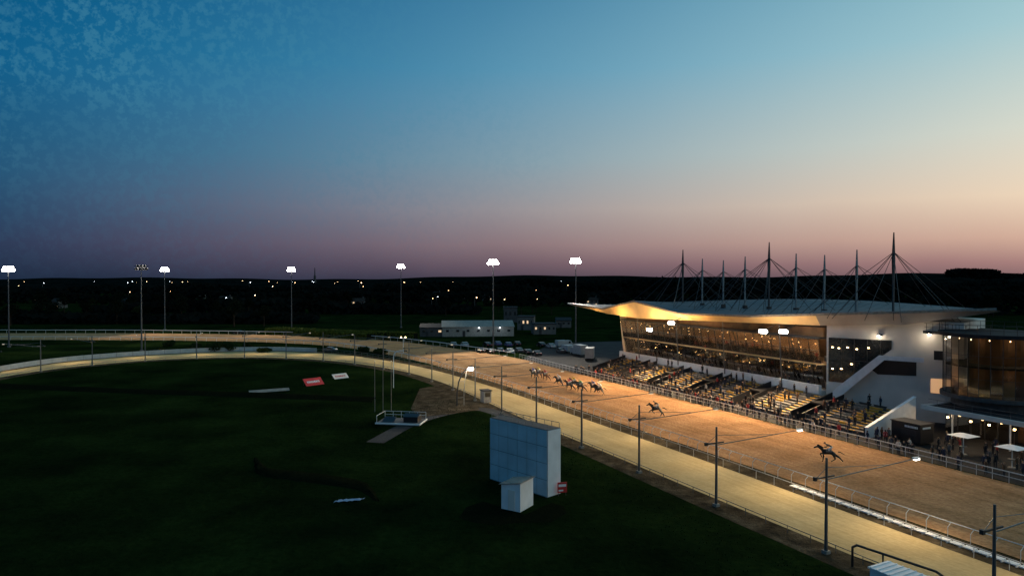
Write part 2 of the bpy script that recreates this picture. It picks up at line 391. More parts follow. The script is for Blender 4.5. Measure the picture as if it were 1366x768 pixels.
def fascia(i0, i1, name, m):
    mb = MB(); k = 6; vs = []
    for i in range(i0*k, i1*k+1):
        q = i//k; f = (i % k)/k; zb = bz[q]*(1-f)+bz[min(7, q+1)]*f; a = A[i]
        vs += [(a.x+.12, a.y, a.z-.34), (a.x+1.2, a.y, zb)]
    n = i1*k+1-i0*k
    mb.add(vs, [(2*i, 2*i+1, 2*i+3, 2*i+2) for i in range(n-1)]); mb.build(name, m, GS)
fascia(0, 3, 'end_fascia', 'cream'); fascia(3, 5, 'fascia', 'cream'); fascia(5, 7, 'end_fascia', 'fascia_grey')
mb = MB(); mb.box(15,40,39.5,100,0,3.3); mb.build('podium', 'wall_white', GS)
mb = MB(); mb.box(14.25,14.9,39,99,2.8,4.25); mb.build('parapet', 'white_paint', GS)
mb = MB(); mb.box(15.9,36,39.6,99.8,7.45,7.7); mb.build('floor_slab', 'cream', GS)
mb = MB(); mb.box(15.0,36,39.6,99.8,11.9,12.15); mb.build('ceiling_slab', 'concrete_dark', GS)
mb = MB(); mb.box(16.4,21.9,40,99.2,12.16,13.7); mb.build('clerestory', 'brown_wall', GS)
mb = MB(); mb.box(24,24.3,40,99.5,3.32,12); mb.build('inner_wall', 'brown_wall', GS)
mb = MB(); mb.box(16.8,24,40,99.5,3.31,3.36); mb.box(16,24,40,99.5,7.71,7.75); mb.build('inner_floor', 'floor_warm', GS)
for s, z0 in ((46,3.4),(51.5,7.76),(58,3.4),(63,7.76),(67,3.4),(76.5,7.76),(79,3.4),(88,3.4),(91,7.76)):
    mb = MB(); mb.box(18.2,24,s,s+.3,z0,z0+4.0); mb.build('partition', 'concrete_dark', GS)
for s, w_, z0, mm in ((47,5,3.4,'black'),(54,6,7.76,'concrete_dark'),(60,5,3.4,'concrete_dark'),(69,7,3.4,'black'),(70,5,7.76,'black'),(83,5,3.4,'concrete_dark'),(84,6,7.76,'concrete_dark')):  # dark boxes added behind the glass to break up the even room glow
    mb = MB(); mb.box(20.5,23.9,s,s+w_,z0,z0+3.2); mb.build('shade_block', mm, GS)
mb = MB(); mb.box(22,38,42,97,12.3,13.6); mb.build('upper_storey', 'roof_dark', GS)
for zb, zt, tb, tt in ((3.72,7.42,16.6,15.9), (7.83,11.88,15.7,14.9)):
    for k in range(14):
        s0 = 39.8+k*4.28; s1 = s0+4.22
        mb = MB(); mb.prism([(tb,s0,zb),(tb,s1,zb),(tt,s1,zt),(tt,s0,zt)], (.03,0,0)); w = mb.build('window', 'glass', GS)
        mb = MB()
        for sx in (s0, (s0+s1)/2): mb.bar((tb-.04,sx,zb), (tt-.04,sx,zt), .05, .07)
        mb.bar((tb-.05,s0,zb), (tb-.05,s1,zb), .06, .08); mb.bar((tt-.05,s0,zt), (tt-.05,s1,zt), .06, .08); mb.bar(((tb+tt)/2-.05,s0,(zb+zt)/2), ((tb+tt)/2-.05,s1,(zb+zt)/2), .04, .04)
        mb.build('frame', 'black', w)
mb = MB()
for k in range(60):
    s = 39.8+k; mb.tube((14.6,s,4.25), (14.6,s,4.75), .025, .025, 4, False)
mb.bar((14.6,39.8,4.75), (14.6,99,4.75), .05, .05); mb.build('balcony_rail', 'steel', GS)
mb = MB()
for z in (7.38, 11.82):
    for k in range(48):
        for tt in (17.2, 18.6, 20.2, 22.0, 23.4):
            if R.random() < .36: s = 41+k*1.22+R.uniform(-.3,.3); q = z-R.choice((0,.3,.6,1.1,1.6,2.1)); mb.box(tt,tt+.17,s,s+.17,q,q+.14)
mb.build('ceiling_lamp', 'lamp_warm', GS)
mb = MB()
for z in (3.36, 7.75):
    for k in range(44):
        s = 41+k*1.32; tt = R.choice((17.4, 18.8, 20)); mb.box(tt,tt+.8,s,s+.8,z+.68,z+.74); mb.tube((tt+.4,s+.4,z), (tt+.4,s+.4,z+.7), .05, .05, 5)
        for q in (-.35, .95): mb.box(tt+.2,tt+.6,s+q,s+q+.2,z,z+.9)
struct(mb.build('dining_furniture', 'bench_grey', GS), 'stuff')
for s, p1_, p2_ in ((43,260,60),(49,60,220),(55,200,40),(61,90,180),(66,50,60),(72,260,30),(80,120,160),(87,60,60),(94,300,160)):
    light('POINT', 'room_light', p1_*.8, WARM, GS, (18.8, s, 10.9), size=.1); light('POINT', 'room_light', p2_*.9, WARM, GS, (18.6, s+2, 6.6), size=.1)
for k in range(4):
    s = 47+k*14.5; mb = MB(); mb.tube((14.2,s,3.4), (13.6,s,13.8), .11, .08, 8); mb.build('column', 'steel', GS)
mb = MB(); mb.add([(16,99.9,3.3),(36,99.9,3.3),(36,99.9,14.6),(14.9,99.9,13.2)], [(0,1,2,3)]); mb.build('end_wall', 'wall_white', GS)
Wa = Vector((16,39,0)); Wb = Vector((25,22,0)); Wd = (Wb-Wa); Wn = Vector((Wd.y, -Wd.x, 0)).normalized()
if Wn.x > 0: Wn = -Wn
def wp3(f, z, o=0): v = Wa+Wd*f+Wn*o; return Vector((v.x, v.y, z))
mb = MB(); mb.prism([wp3(0,0),wp3(1,0),(40,28,0),(40,39.4,0),(17,39.4,0)], (0,0,15.4)); mb.build('end_block', 'wall_white', GS)
mb = MB(); mb.prism([wp3(.02,4.9,.03),wp3(.02,12.2,.03),wp3(.5,12.2,.03),wp3(.5,10.8,.03),wp3(.14,4.9,.03)], Wn*.04); w = mb.build('window', 'car_glass', GS)
mb = MB(); 
for f in (.02,.12,.22,.32,.42,.5): mb.bar(wp3(f, 5.0 if f < .14 else 5.0+(f-.14)*16.3, .09), wp3(f, 12.2, .09), .1, .08)
mb.bar(wp3(.02,12.2,.1), wp3(.5,12.2,.1), .1, .12); mb.bar(wp3(.02,8.6,.1), wp3(.36,8.6,.1), .1, .12); mb.build('frame', 'steel_dark', w)
mb = MB()
for f, z in ((.05,10.6),(.1,10.5),(.17,10.7),(.24,10.5),(.33,10.8),(.05,7),(.12,7.1),(.2,8.0)): mb.box(*(lambda v: (v.x-.1, v.x+.1, v.y-.1, v.y+.1))(wp3(f, 0, .12)), z, z+.12)
mb.build('lamp', 'lamp_warm', w)
mb = MB(); mb.prism([wp3(.40,6.7,.03),wp3(.34,7.6,.03),wp3(.44,9.2,.03),wp3(.68,9.2,.03),wp3(.68,6.9,.03)], Wn*.04); mb.build('window', 'black', GS)
mb = MB(); mb.prism([wp3(.78,4.5,.03),wp3(.78,6.7,.03),wp3(.92,6.7,.03),wp3(.92,4.5,.03)], Wn*.04); mb.build('window', 'lit_amber', GS)
mb = MB(); mb.prism([wp3(.80,9.6,.03),wp3(.80,11.0,.03),wp3(.86,11.0,.03),wp3(.86,9.6,.03)], Wn*.04); mb.build('window', 'black', GS)
mb = MB(); mb.prism([wp3(.03,2.6,1.5),wp3(.10,4.2,1.5),wp3(.42,9.9,1.5),wp3(.74,9.9,1.5),wp3(.74,9.2,1.5),wp3(.46,9.2,1.5),wp3(.12,2.6,1.5)], -Wn*.2); mb.build('stair_balustrade', 'white_paint', GS)
mb = MB()
for k in range(20):
    f = .1+.34*k/20; z = 3.0+6.2*k/20; a = wp3(f,z,.05); b = wp3(f+.017,z,.05); mb.prism([a,b,b+Wn*1.2,a+Wn*1.2], (0,0,.3))
mb.build('stair', 'concrete', GS)
mast_s = [s_of(px, 24) for px in (911,937,965,994,1026,1062,1100,1143,1192)]
for i, tp in enumerate((333,345,347,342,323,338,340,333,310)):
    t0 = 24; s = mast_s[i]; z = z_of(tp, t0, s); tall = i in (0, 4, 8)
    zb = 15.0; w = .52 if tall else .42
    mb = MB(); L = [(zb, .20), (zb+(z-zb)*.45, w*.42), (z-(z-zb)*.30, w*.62), (z, .10)]
    for (za, wa), (zc, wc) in zip(L, L[1:]):
        mb.add([(t0-wa,s-wa*.5,za),(t0+wa*.6,s-wa*.5,za),(t0+wa*.6,s+wa*.5,za),(t0-wa,s+wa*.5,za),(t0-wc,s-wc*.5,zc),(t0+wc*.6,s-wc*.5,zc),(t0+wc*.6,s+wc*.5,zc),(t0-wc,s+wc*.5,zc)],
               [(0,1,5,4),(1,2,6,5),(2,3,7,6),(3,0,4,7),(4,5,6,7)])
    ms = mb.build('mast', 'concrete_dark' if tall else 'seam_grey', GS)
    zz = z-(z-zb)*.22
    mb = MB(); mb.box(t0-.35,t0+.35,s-.35,s+.35,zb,zb+1.5); mb.build('mast_foot', 'steel_dark', ms)
    ends = [(13.5,s+3),(13.5,s-3),(18,s+4.5),(18,s-4.5),(38,s+3),(38,s-3)]
    if tall: ends += [(24,s+17),(24,s+11),(24,s-10 if i == 8 else s-11),(24,s-11 if i == 8 else s-17),(14,s+9),(15,s-8)]
    for (et, es_) in ends:
        if es_ < 19: es_ = 19; et = max(et, 26)
        mb = MB(); mb.tube((t0,s,zz), (et, es_, 15.6 if et < 30 else 17.0), .045, .045, 4, False); mb.build('stay_cable', 'steel_dark', ms)
for i, (px, py, pw) in enumerate([(868,438,5200),(897,429,5200),(1020,440,5200),(1047,440,5200)]):
    s = s_of(px, 9.5); z = z_of(py, 9.5, s)
    t = thing('roof_floodlight', f'bright floodlight bracketed off the grandstand eave, {ORD[i]} from the left', 'floodlight', W(9.5, s, 0), ANG, 'floodlights on the grandstand eave')
    mb = MB(); mb.bar((.1,0,z), (2.6,0,z+.8), .12, .12); mb.bar((0,-.9,z), (0,.9,z), .1, .1); mb.build('bracket', 'steel_dark', t)
    for y in (-.55, 0, .55):
        mb = MB(); mb.tube((.15,y,z), (-.25,y,z-.25), .16, .28, 8); lh = mb.build('lamp', 'steel_dark', t)
        mb = MB(); mb.dome((-.28,y,z-.25), .32, .32, 10, 3, True); mb.build('bulb', 'lamp_cool', lh)
    light('SPOT', 'flood_light', pw*4.9, WARM, t, (-.9,0,z-.5), (-13,-2,0), 140, .3)
    light('POINT', 'spill_light', 1500 if i < 2 else 420, (1,.54,.18), t, (-.6,0,z+.1), size=.1)
light('POINT', 'eave_light', 1300, (1,.54,.18), GS, (8.8,93,12.4), size=.1); light('POINT', 'eave_light', 420, (1,.54,.18), GS, (9.5,106,12.8), size=.1); light('POINT', 'eave_light', 500, (1,.54,.18), GS, (9,66,12.6), size=.1)
light('SPOT', 'flood_light', 15000, WARM, GS, (9,24,15.4), (-8,12,0), 120)
for i, (f, z) in enumerate([(.42,12.6),(.78,13.2)]):
    v = wp3(f, 0, .3)
    t = thing('wall_lamp', 'round wall lamp washing the white end of the grandstand, '+('left' if i == 0 else 'right')+' one of two', 'lamp', W(v.x, v.y, 0), ANG, 'wall lamps on the white end block')
    mb = MB(); mb.box(-.5,.2,-.25,.25,z+.35,z+.6); mb.build('lamp_hood', 'steel_dark', t)
    mb = MB(); mb.dome((-.35,0,z+.3), .2, .2, 8, 3, True); mb.build('bulb', 'lamp_mid', t)
    light('POINT', 'wall_light', 85, (1,.8,.55), t, (-1.3,0,z-.3), size=.1)

# ---------------------------------------------------------------- terraces
edges = [(23,33.8),(36.2,46.6),(49.4,59.4),(62,71.4),(74,83.2),(86,96)]
tnames = ['nearest the kiosk', 'second from the kiosk', 'third from the kiosk', 'third from car park', 'second from car park', 'nearest the car park']
for i, (s0, s1) in enumerate(edges):
    t = thing('terrace_block', f'stepped viewing terrace with yellow aisle edges, block {tnames[i]}', 'terrace', O, ANG, 'stepped terraces below the grandstand')
    mb = MB()
    for k in range(10): mb.box(5+.9*k, 5.9+.9*k, s0, s1, 0, .3+.24*(k+1))
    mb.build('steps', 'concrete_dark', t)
    for c in (s0+2.2, s1-2.2):
        mb = MB()
        for k in range(10):
            z = .3+.24*(k+1); mb.box(5+.9*k-.012,5.22+.9*k,c-.55,c+.55,z-.1,z+.012)
        mb.build('aisle_edge', 'yellow', t)
    for k in range(1, 10):
        z = .3+.24*(k+1)
        for a, b in ((s0+.2, s0+1.4), (s0+3.0, (s0+s1)/2-.15), ((s0+s1)/2+.15, s1-3.0), (s1-1.4, s1-.2)):
            if R.random() < .08: continue
            mb = MB(); mb.box(5.38+.9*k,5.58+.9*k,a,b,z+.22,z+.30); mb.box(5.45+.9*k,5.52+.9*k,a+.1,b-.1,z,z+.22)
            yl = (i in (1, 3, 5) and a > (s0+s1)/2-1 and b < s1-2) or (i in (0, 2, 4) and b < (s0+s1)/2 and a > s0+2)
            mb.build('bench', 'yellow' if (yl and R.random() < .8) else ('bench_grey' if R.random() < .5 else 'concrete_dark'), t)
    for sx in (s0-.2, s1):
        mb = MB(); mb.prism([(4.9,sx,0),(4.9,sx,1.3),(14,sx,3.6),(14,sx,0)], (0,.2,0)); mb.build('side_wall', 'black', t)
    for k in range(3):
        a = s0+.8+k*(s1-s0)/3; mb = MB(); mb.bar((4.95,a,1.35), (4.95,a+2.2,1.35), .06, .06)
        for q in (0, 1.1, 2.2): mb.tube((4.95,a+q,.0), (4.95,a+q,1.35), .03, .03, 5)
        mb.build('crush_barrier', 'steel', t)
for i in range(5):
    s0, s1 = edges[i][1]+.2, edges[i+1][0]-.2
    t = thing('access_passage', f'dark recessed passage between terrace blocks, {ORD[i]} from the kiosk', 'passage', O, ANG, 'dark passages between the terraces')
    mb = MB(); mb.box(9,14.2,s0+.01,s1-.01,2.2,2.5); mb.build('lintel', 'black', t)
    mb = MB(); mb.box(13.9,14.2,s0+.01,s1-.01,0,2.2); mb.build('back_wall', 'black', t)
t = thing('terrace_end_wall', 'tall white sloping wall closing the terrace beside the black kiosk', 'wall', O, ANG)
mb = MB(); mb.prism([(4.6,22.2,0),(4.6,22.2,1.3),(14.6,22.2,4.9),(14.6,22.2,0)], (0,.35,0)); mb.build('wall_panel', 'white_paint', t)
mb = MB(); mb.bar((4.6,22.37,1.40), (14.6,22.37,5.0), .5, .12); mb.build('coping', 'white_paint', t)

# ---------------------------------------------------------------- round glazed building, pavilion, kiosk, parasols
rr = 6.6; DR = Vector((69.3, 97.3, 0))
t = thing('round_glass_building', 'round glazed building with dim warm rooms and a railed roof deck at right edge', 'building', DR)
ns = 30
mb = MB(); mb.tube((0,0,5.2), (0,0,5.7), rr+.4, rr+.4, 48); mb.tube((0,0,9.7), (0,0,9.95), rr-.05, rr-.05, 48); mb.build('floor_slab', 'concrete_dark', t)
mb = MB(); mb.tube((0,0,13.9), (0,0,14.4), rr+.7, rr+.7, 48); mb.build('roof_deck', 'roof_dark', t)
mb = MB(); mb.tube((0,0,0), (0,0,5.2), rr-1, rr-1, 32); mb.build('base', 'concrete_dark', t)
mb = MB(); mb.tube((0,0,5.7), (0,0,13.9), rr-3.2, rr-3.2, 24, False); mb.build('core_wall', 'brown_wall', t)
for i in range(ns):
    a0 = 2*PI*i/ns; a1 = 2*PI*(i+1)/ns; c0 = (math.cos(a0)*rr, math.sin(a0)*rr); c1 = (math.cos(a1)*rr, math.sin(a1)*rr)
    if math.sin((a0+a1)/2) > .75: continue
    mb = MB(); mb.add([(*c0,5.7),(*c1,5.7),(*c1,13.9),(*c0,13.9)], [(0,1,2,3)]); w = mb.build('window', 'glass_dark', t)
    mb = MB(); mb.tube((*c0,5.7), (*c0,13.9), .05, .05, 4)
    for z in (8.2, 11.4): mb.bar((*c0,z), (*c1,z), .05, .05)
    mb.build('frame', 'steel_dark', w)
for i in range(ns):
    a0 = 2*PI*i/ns; a1 = 2*PI*(i+1)/ns; q = rr+.5
    mb = MB(); mb.tube((math.cos(a0)*q, math.sin(a0)*q, 14.4), (math.cos(a0)*q, math.sin(a0)*q, 15.6), .03, .03, 4)
    for z in (15.0, 15.6): mb.bar((math.cos(a0)*q, math.sin(a0)*q, z), (math.cos(a1)*q, math.sin(a1)*q, z), .05, .05)
    mb.build('deck_rail', 'steel_dark', t)
for a, pw in ((195,40), (262,95), (318,60)): 
    ca, sa_ = math.cos(math.radians(a)), math.sin(math.radians(a))
    light('POINT', 'room_light', pw, WARM, t, (5*ca, 5*sa_, 12.8), size=.1); light('POINT', 'room_light', pw*.4, WARM, t, (5*ca, 5*sa_, 8.8), size=.1)
mb = MB()
for a in range(170, 360, 27): mb.dome((5*math.cos(math.radians(a)), 5*math.sin(math.radians(a)), 13.5), .09, .09, 6, 2, True)
mb.build('ceiling_lamp', 'lamp_warm', t)
t = thing('link_building', 'dark flat roofed link with railed terrace between grandstand and round building', 'building', O, ANG)
mb = MB(); mb.box(25.2,36,23,27.5,0,13.6); mb.build('wall', 'concrete_dark', t)
mb = MB(); mb.box(22.5,37,20,27.9,13.6,14.0); mb.build('roof', 'roof_dark', t)
mb = MB(); 
for k in range(8): mb.tube((22.6,20.2+k,14), (22.6,20.2+k,15.2), .03, .03, 4)
mb.bar((22.6,20,15.2), (22.6,27.5,15.2), .05, .05); mb.bar((22.6,20,14.6), (22.6,27.5,14.6), .05, .05); mb.build('terrace_rail', 'steel_dark', t)
t = thing('pavilion', 'low flat roofed pavilion with thick white roof edge and lit glass front at right', 'pavilion', O, ANG)
mb = MB(); mb.box(14.6,22,-14,20.8,3.75,3.95); mb.build('roof', 'roof_dark', t)
mb = MB(); mb.box(14.2,14.6,-14,21.2,3.5,4.1); mb.box(14.6,22,20.8,21.2,3.5,4.1); mb.build('roof_edge', 'wall_white', t)
mb = MB(); mb.box(21,21.3,-14,20,0,3.7); mb.build('back_wall', 'brown_wall', t)
for k in range(9):
    s = -13+k*3.7
    mb = MB(); mb.box(18,18.04,s+.1,s+3.5,.1,3.5); w = mb.build('window', 'glass', t)
    mb = MB(); mb.box(17.9,18.15,s-.05,s+.1,0,3.6); mb.box(17.93,18.1,s+1.7,s+1.8,0,3.6); mb.build('frame', 'steel_dark', w)
    if k % 2 == 0:
        mb = MB(); mb.tube((14.9,s+.5,0), (14.9,s+.5,3.6), .11, .11, 8); mb.build('column', 'white_paint', t)
mb = MB()
for k in range(15): mb.box(15.1,15.35,-12+k*2.2,-11.75+k*2.2,3.5,3.65)
for k in range(11): q = -11+k*3.0+R.uniform(-.5,.5); mb.box(16.6,16.8,q,q+.2,2.4,2.58)
mb.build('ceiling_lamp', 'lamp_warm', t)
for s in (-8, -1, 6, 13, 18): light('POINT', 'canopy_light', 120, WARM, t, (14.9, s, 3.0), size=.1); light('POINT', 'room_light', 90, WARM, t, (20.0, s, 3.0), size=.1)
mb = MB()
for k in range(14): mb.tube((14.8,-12+k*2.4,3.9), (14.8,-12+k*2.4,5.0), .025, .025, 4)
mb.bar((14.8,-12,5.0), (14.8,20.5,5.0), .05, .05); mb.bar((14.8,-12,4.5), (14.8,20.5,4.5), .04, .04); mb.build('roof_rail', 'steel', t)
t = thing('kiosk', 'black boxy kiosk with small white lettering beside the terrace end wall', 'kiosk', W(8.2, 18.2), ANG)
mb = MB(); mb.box(-1.3,1.3,-2.1,2.1,.25,2.7); mb.build('body', 'black', t)
mb = MB(); mb.box(-1.45,1.45,-2.2,2.2,2.7,2.82); mb.build('roof', 'steel_dark', t)
mb = MB(); mb.box(-1.34,-1.3,-1.5,.6,1.1,1.9); mb.build('hatch', 'steel_dark', t)
mb = MB(); x = -1.7
for wd in (.12,.16,.08,.2,.14,.1,.18,.12,.16): mb.box(-1.345,-1.305,x,x+wd,2.15,2.42); x += wd+.07
x = -.9
for wd in (.12,.16,.1,.14,.12,.16,.1,.14): mb.box(x,x+wd,-2.145,-2.105,2.15,2.4); x += wd+.07
mb.build('lettering', 'white_paint', t)
for sx in (-1.1, 1.1):
    for sy in (-1.3, 1.3):
        mb = MB(); mb.tube((sx-.1,sy,.3), (sx+.1,sy,.3), .3, .3, 12); mb.build('wheel', 'rubber', t)
for i, (px, py) in enumerate([(1285,606),(1350,624)]):
    t = thing('parasol', 'white flat square parasol on a single post in the crowd area, '+('left' if i == 0 else 'right')+' one', 'parasol', at(px, py), ANG, 'parasols in the crowd area')
    mb = MB(); mb.tube((0,0,0), (0,0,2.45), .06, .05, 8); mb.build('post', 'white_paint', t)
    mb = MB(); mb.add([(-1.3,-1.3,2.4),(1.3,-1.3,2.4),(1.3,1.3,2.4),(-1.3,1.3,2.4),(0,0,2.75)], [(0,1,4),(1,2,4),(2,3,4),(3,0,4)]); mb.add([(-1.3,-1.3,2.4),(1.3,-1.3,2.4),(1.3,1.3,2.4),(-1.3,1.3,2.4)], [(3,2,1,0)]); mb.build('canopy', 'white_paint', t)
    mb = MB(); mb.tube((0,0,.0), (0,0,.12), .45, .4, 12); mb.build('base', 'concrete', t)
    mb = MB(); mb.tube((0,0,1.0), (0,0,1.06), .45, .45, 12); mb.build('table_top', 'concrete', t)

# ---------------------------------------------------------------- results board, shed, infield things
a = Vector((-2.5,74.8,0)); b = Vector((3.45,68.4,0)); rz = math.atan2(b.y-a.y, b.x-a.x); L = (b-a).length
t = thing('results_board', 'large pale panelled results board seen from behind, standing on the infield grass', 'results board', a, rz)
mb = MB(); mb.box(0,L,.12,2.1,.0,6.75); mb.build('casing', 'seam_grey', t)
nc = 6; nr = 4
for i in range(nc):
    for j in range(nr):
        w = L/nc; hh = 6.7/nr; mb = MB(); mb.box(i*w+.035,(i+1)*w-.035,.09,.13,.05+j*hh+.035,.05+(j+1)*hh-.035); mb.build('panel', 'panel_blue', t)
mb = MB(); mb.box(L+.002,L+.05,.17,2.05,.05,6.7); mb.build('side_panel', 'panel_white', t)
mb = MB()
for k in range(9): x = .1+k*(L-.2)/8; mb.tube((x,.3,6.75), (x,.3,7.3), .03, .03, 5); mb.tube((x,2.0,6.75), (x,2.0,7.3), .03, .03, 5)
for y in (.3, 2.0): mb.bar((.1,y,7.3), (L-.1,y,7.3), .05, .05)
mb.build('top_rail', 'concrete', t)
mb = MB(); mb.box(.05,L-.05,.2,2.05,6.752,6.80); mb.build('top_cover', 'concrete_dark', t)
sh = at(694, 683)
t = thing('equipment_shed', 'small white shed with low pitched grey roof at the foot of the results board', 'shed', sh, rz+.28)
mb = MB(); mb.box(-2.1,0,0,2.5,0,2.35); mb.prism([(-2.1,0,2.35),(0,0,2.35),(0,0,2.7)], (0,2.5,0)); mb.build('wall', 'panel_white', t)
mb = MB(); mb.prism([(-2.3,-.12,2.32),(.15,-.12,2.76),(.15,2.62,2.76),(-2.3,2.62,2.32)], (0,0,.07)); mb.build('roof', 'concrete', t)
mb = MB(); mb.box(-1.35,-.6,-.04,0-.002,.05,1.95); mb.build('door', 'wall_white', t)
sg = at(750, 661)
t = thing('small_sign', 'small red and white sign beside the results board', 'sign', sg, .25)
mb = MB(); mb.box(-.5,.5,-.03,.03,.35,1.4); mb.build('board', 'red', t)
mb = MB(); mb.box(-.4,.4,-.045,-.032,.95,1.2); mb.box(-.4,.1,-.045,-.032,.5,.65); mb.build('lettering', 'white_paint', t)
for x in (-.4, .4):
    mb = MB(); mb.tube((x,.06,0), (x,.06,1.3), .03, .03, 5); mb.build('post', 'steel', t)
def adboard(px, py, w, h, m, lab, rz, letters=True, tilt=.5):
    t = thing('advert_board', lab, 'advertising board', at(px, py), rz, )
    dz = h*math.cos(tilt); dy = h*math.sin(tilt)
    mb = MB(); mb.prism([(-w/2,0,.1),(w/2,0,.1),(w/2,dy,.1+dz),(-w/2,dy,.1+dz)], (0,.05,-.03)); mb.build('board', m, t)
    if letters:
        mb = MB(); x = -w*.36
        while x < w*.34:
            q = R.uniform(.12, .3); f0, f1 = .35, .62
            mb.prism([(x,dy*f0-.012,.1+dz*f0+.012),(x+q,dy*f0-.012,.1+dz*f0+.012),(x+q,dy*f1-.012,.1+dz*f1+.012),(x,dy*f1-.012,.1+dz*f1+.012)], (0,-.006,.006)); x += q+.12
        mb.build('lettering', 'panel_white' if m == 'red' else 'red', t)
    for x in (-w*.4, w*.4):
        mb = MB(); mb.bar((x,dy*.9,dz*.9), (x,dy*.9+.5,0), .06, .06); mb.build('prop', 'steel', t)
adboard(421, 514, 4.2, 2.0, 'red', 'red advertising board with white lettering on the infield grass', .85, tilt=.85)
adboard(456, 505, 3.6, 1.5, 'wall_white', 'small white advertising board to the right of the red one', .8, tilt=.9)
adboard(360, 523, 7.5, 1.0, 'concrete', 'long grey panel lying low on grass left of the red board', .5, False, 1.15)
for i, px in enumerate((500, 511, 522)):
    t = thing('flagpole', f'bare white flagpole beside the infield platform, {ORD[i]} from the left', 'flagpole', at(px, 549), 0, 'bare flagpoles')
    mb = MB(); mb.tube((0,0,0), (0,0,8.4), .05, .03, 8); mb.build('pole', 'concrete', t)
    mb = MB(); mb.dome((0,0,8.42), .07, .07, 8, 3, True); mb.build('finial', 'panel_white', t)
t = thing('winners_platform', 'low dark platform with thin white rails beside the flagpoles', 'platform', at(532, 566), -.15)
mb = MB(); mb.box(-3.4,3.4,-.6,3.4,0,.3); mb.build('deck', 'concrete_dark', t)
mb = MB(); mb.box(-3.5,3.5,-.70,-.603,.12,.34); mb.box(3.403,3.5,-.6,3.4,.12,.34); mb.build('edge', 'panel_white', t)
mb = MB()
for k in range(6): mb.tube((-3.3+k*1.32,3.3,.3), (-3.3+k*1.32,3.3,1.35), .03, .03, 5)
mb.bar((-3.3,3.3,1.35), (3.3,3.3,1.35), .05, .05); mb.bar((-3.3,3.3,.85), (3.3,3.3,.85), .04, .04); mb.bar((-3.3,3.3,1.35), (-3.3,-.5,1.35), .05, .05); mb.tube((-3.3,-.5,.3), (-3.3,-.5,1.35), .03, .03, 5); mb.build('rail', 'panel_white', t)
mb = MB(); mb.box(.6,2.8,.4,2.6,.3,1.1); mb.prism([(.5,.3,1.1),(2.9,.3,1.1),(2.9,1.6,1.45),(.5,1.6,1.45)], (0,.02,.04)); mb.prism([(-2.8,0,.3),(-.8,0,.3),(-.9,1.6,.85),(-2.7,1.6,.85)], (0,.1,0)); mb.build('cover', 'black', t)
g0 = at(612, 541)
t = thing('finish_gantry', 'slim dark curved gantry leaning over the track edge with one bright lamp', 'gantry', g0, ANG*.2)
mb = MB(); mb.path([(-.3,0,0),(-.3,0,2.2),(0,0,4.2),(.6,0,5.6),(1.5,0,6.5),(2.4,0,6.9)], .11, 8); mb.build('mast', 'steel_dark', t)
mb = MB(); mb.path([(.9,.4,0),(.9,.4,2.4),(1.1,.3,4.6),(1.4,.1,6.3)], .07, 7)
for z in (1.4, 2.8, 4.2): mb.bar((-.25,0,z), (.95,.4,z), .06, .06)
mb.build('brace', 'bench_grey', t)
mb = MB(); mb.box(1.5,2.6,-.3,.3,6.2,6.65); mb.build('lamp_housing', 'steel_dark', t)
mb = MB(); mb.box(1.6,2.5,-.36,-.302,6.22,6.62); mb.build('bulb', 'lamp_cool', t)
light('POINT', 'gantry_light', 700, COOL, t, (2.0,-.9,6.1))
t = thing('timing_hut', 'small pale hut beside the leaning gantry and pale track', 'hut', at(648, 536), ANG)
mb = MB(); mb.box(-.7,.7,-.9,.9,0,2.1); mb.build('wall', 'bench_grey', t)
mb = MB(); mb.box(-.85,.85,-1.05,1.05,2.1,2.22); mb.build('roof', 'roof_dark', t)
mb = MB(); mb.box(-.5,.5,-.94,-.902,1.1,1.8); mb.build('window', 'car_glass', t)
t = thing('curved_lamp_post', 'thin lamp post with a curved top left of the leaning gantry', 'lamp post', at(525, 517), 0)
pts = [(0,0,0), (0,0,6.2), (.15,0,6.9), (.6,0,7.35), (1.3,0,7.5), (2.2,0,7.5)]
mb = MB(); mb.path(pts, .08, 7); mb.build('post', 'panel_white', t)
mb = MB(); mb.box(2.1,2.8,-.15,.15,7.4,7.58); mb.build('lamp_head', 'steel_dark', t)
t = thing('lamp_mast', 'short twin lamp mast standing between sand tracks left of centre', 'lamp post', at(538, 470), 0)
mb = MB(); mb.tube((0,0,0), (0,0,4.5), .1, .08, 6); mb.bar((-.7,0,4.4), (.7,0,4.4), .1, .1); mb.build('post', 'white_paint', t)
mb = MB(); mb.box(-.8,-.5,-.1,.1,4.45,4.7); mb.box(.5,.8,-.1,.1,4.45,4.7); mb.build('lamp_head', 'lamp_warm', t)
pts = smooth([tuple(at(*p)[:2]) for p in [(340,610),(352,628),(395,634),(440,640),(482,648),(505,668)]], .7)
mb = MB(); vs = []
for i, p in enumerate(pts):
    f = math.sin(PI*i/(len(pts)-1))**.5 if 0 < i < len(pts)-1 else .02
    for k in range(9):
        q = k/8*2-1; vs.append((p.x+R.uniform(-.15,.15), p.y+q*1.8*f+R.uniform(-.12,.12), max(.0, (1-q*q)*(.14+.2*R.random())*f)))
mb.add(vs, [(9*i+j, 9*i+j+1, 9*i+j+10, 9*i+j+9) for i in range(len(pts)-1) for j in range(8)])
tag(mb.build('earth_mound', 'soil', smooth=True), 'low uneven mound of bare earth on the dark infield grass', 'mound')
tp = at(466, 668); mb = MB(); vs = []
for i in range(11):
    for j in range(5):
        x = -1.25+.25*i; y = -.35+.17*j; vs.append((x+y*.5, y+x*.22+.05*math.sin(i*2), .03+abs(.13*math.sin(i*1.3+j))+.03*R.random()))
mb.add(vs, [(5*i+j, 5*i+5+j, 5*i+6+j, 5*i+j+1) for i in range(10) for j in range(4)])
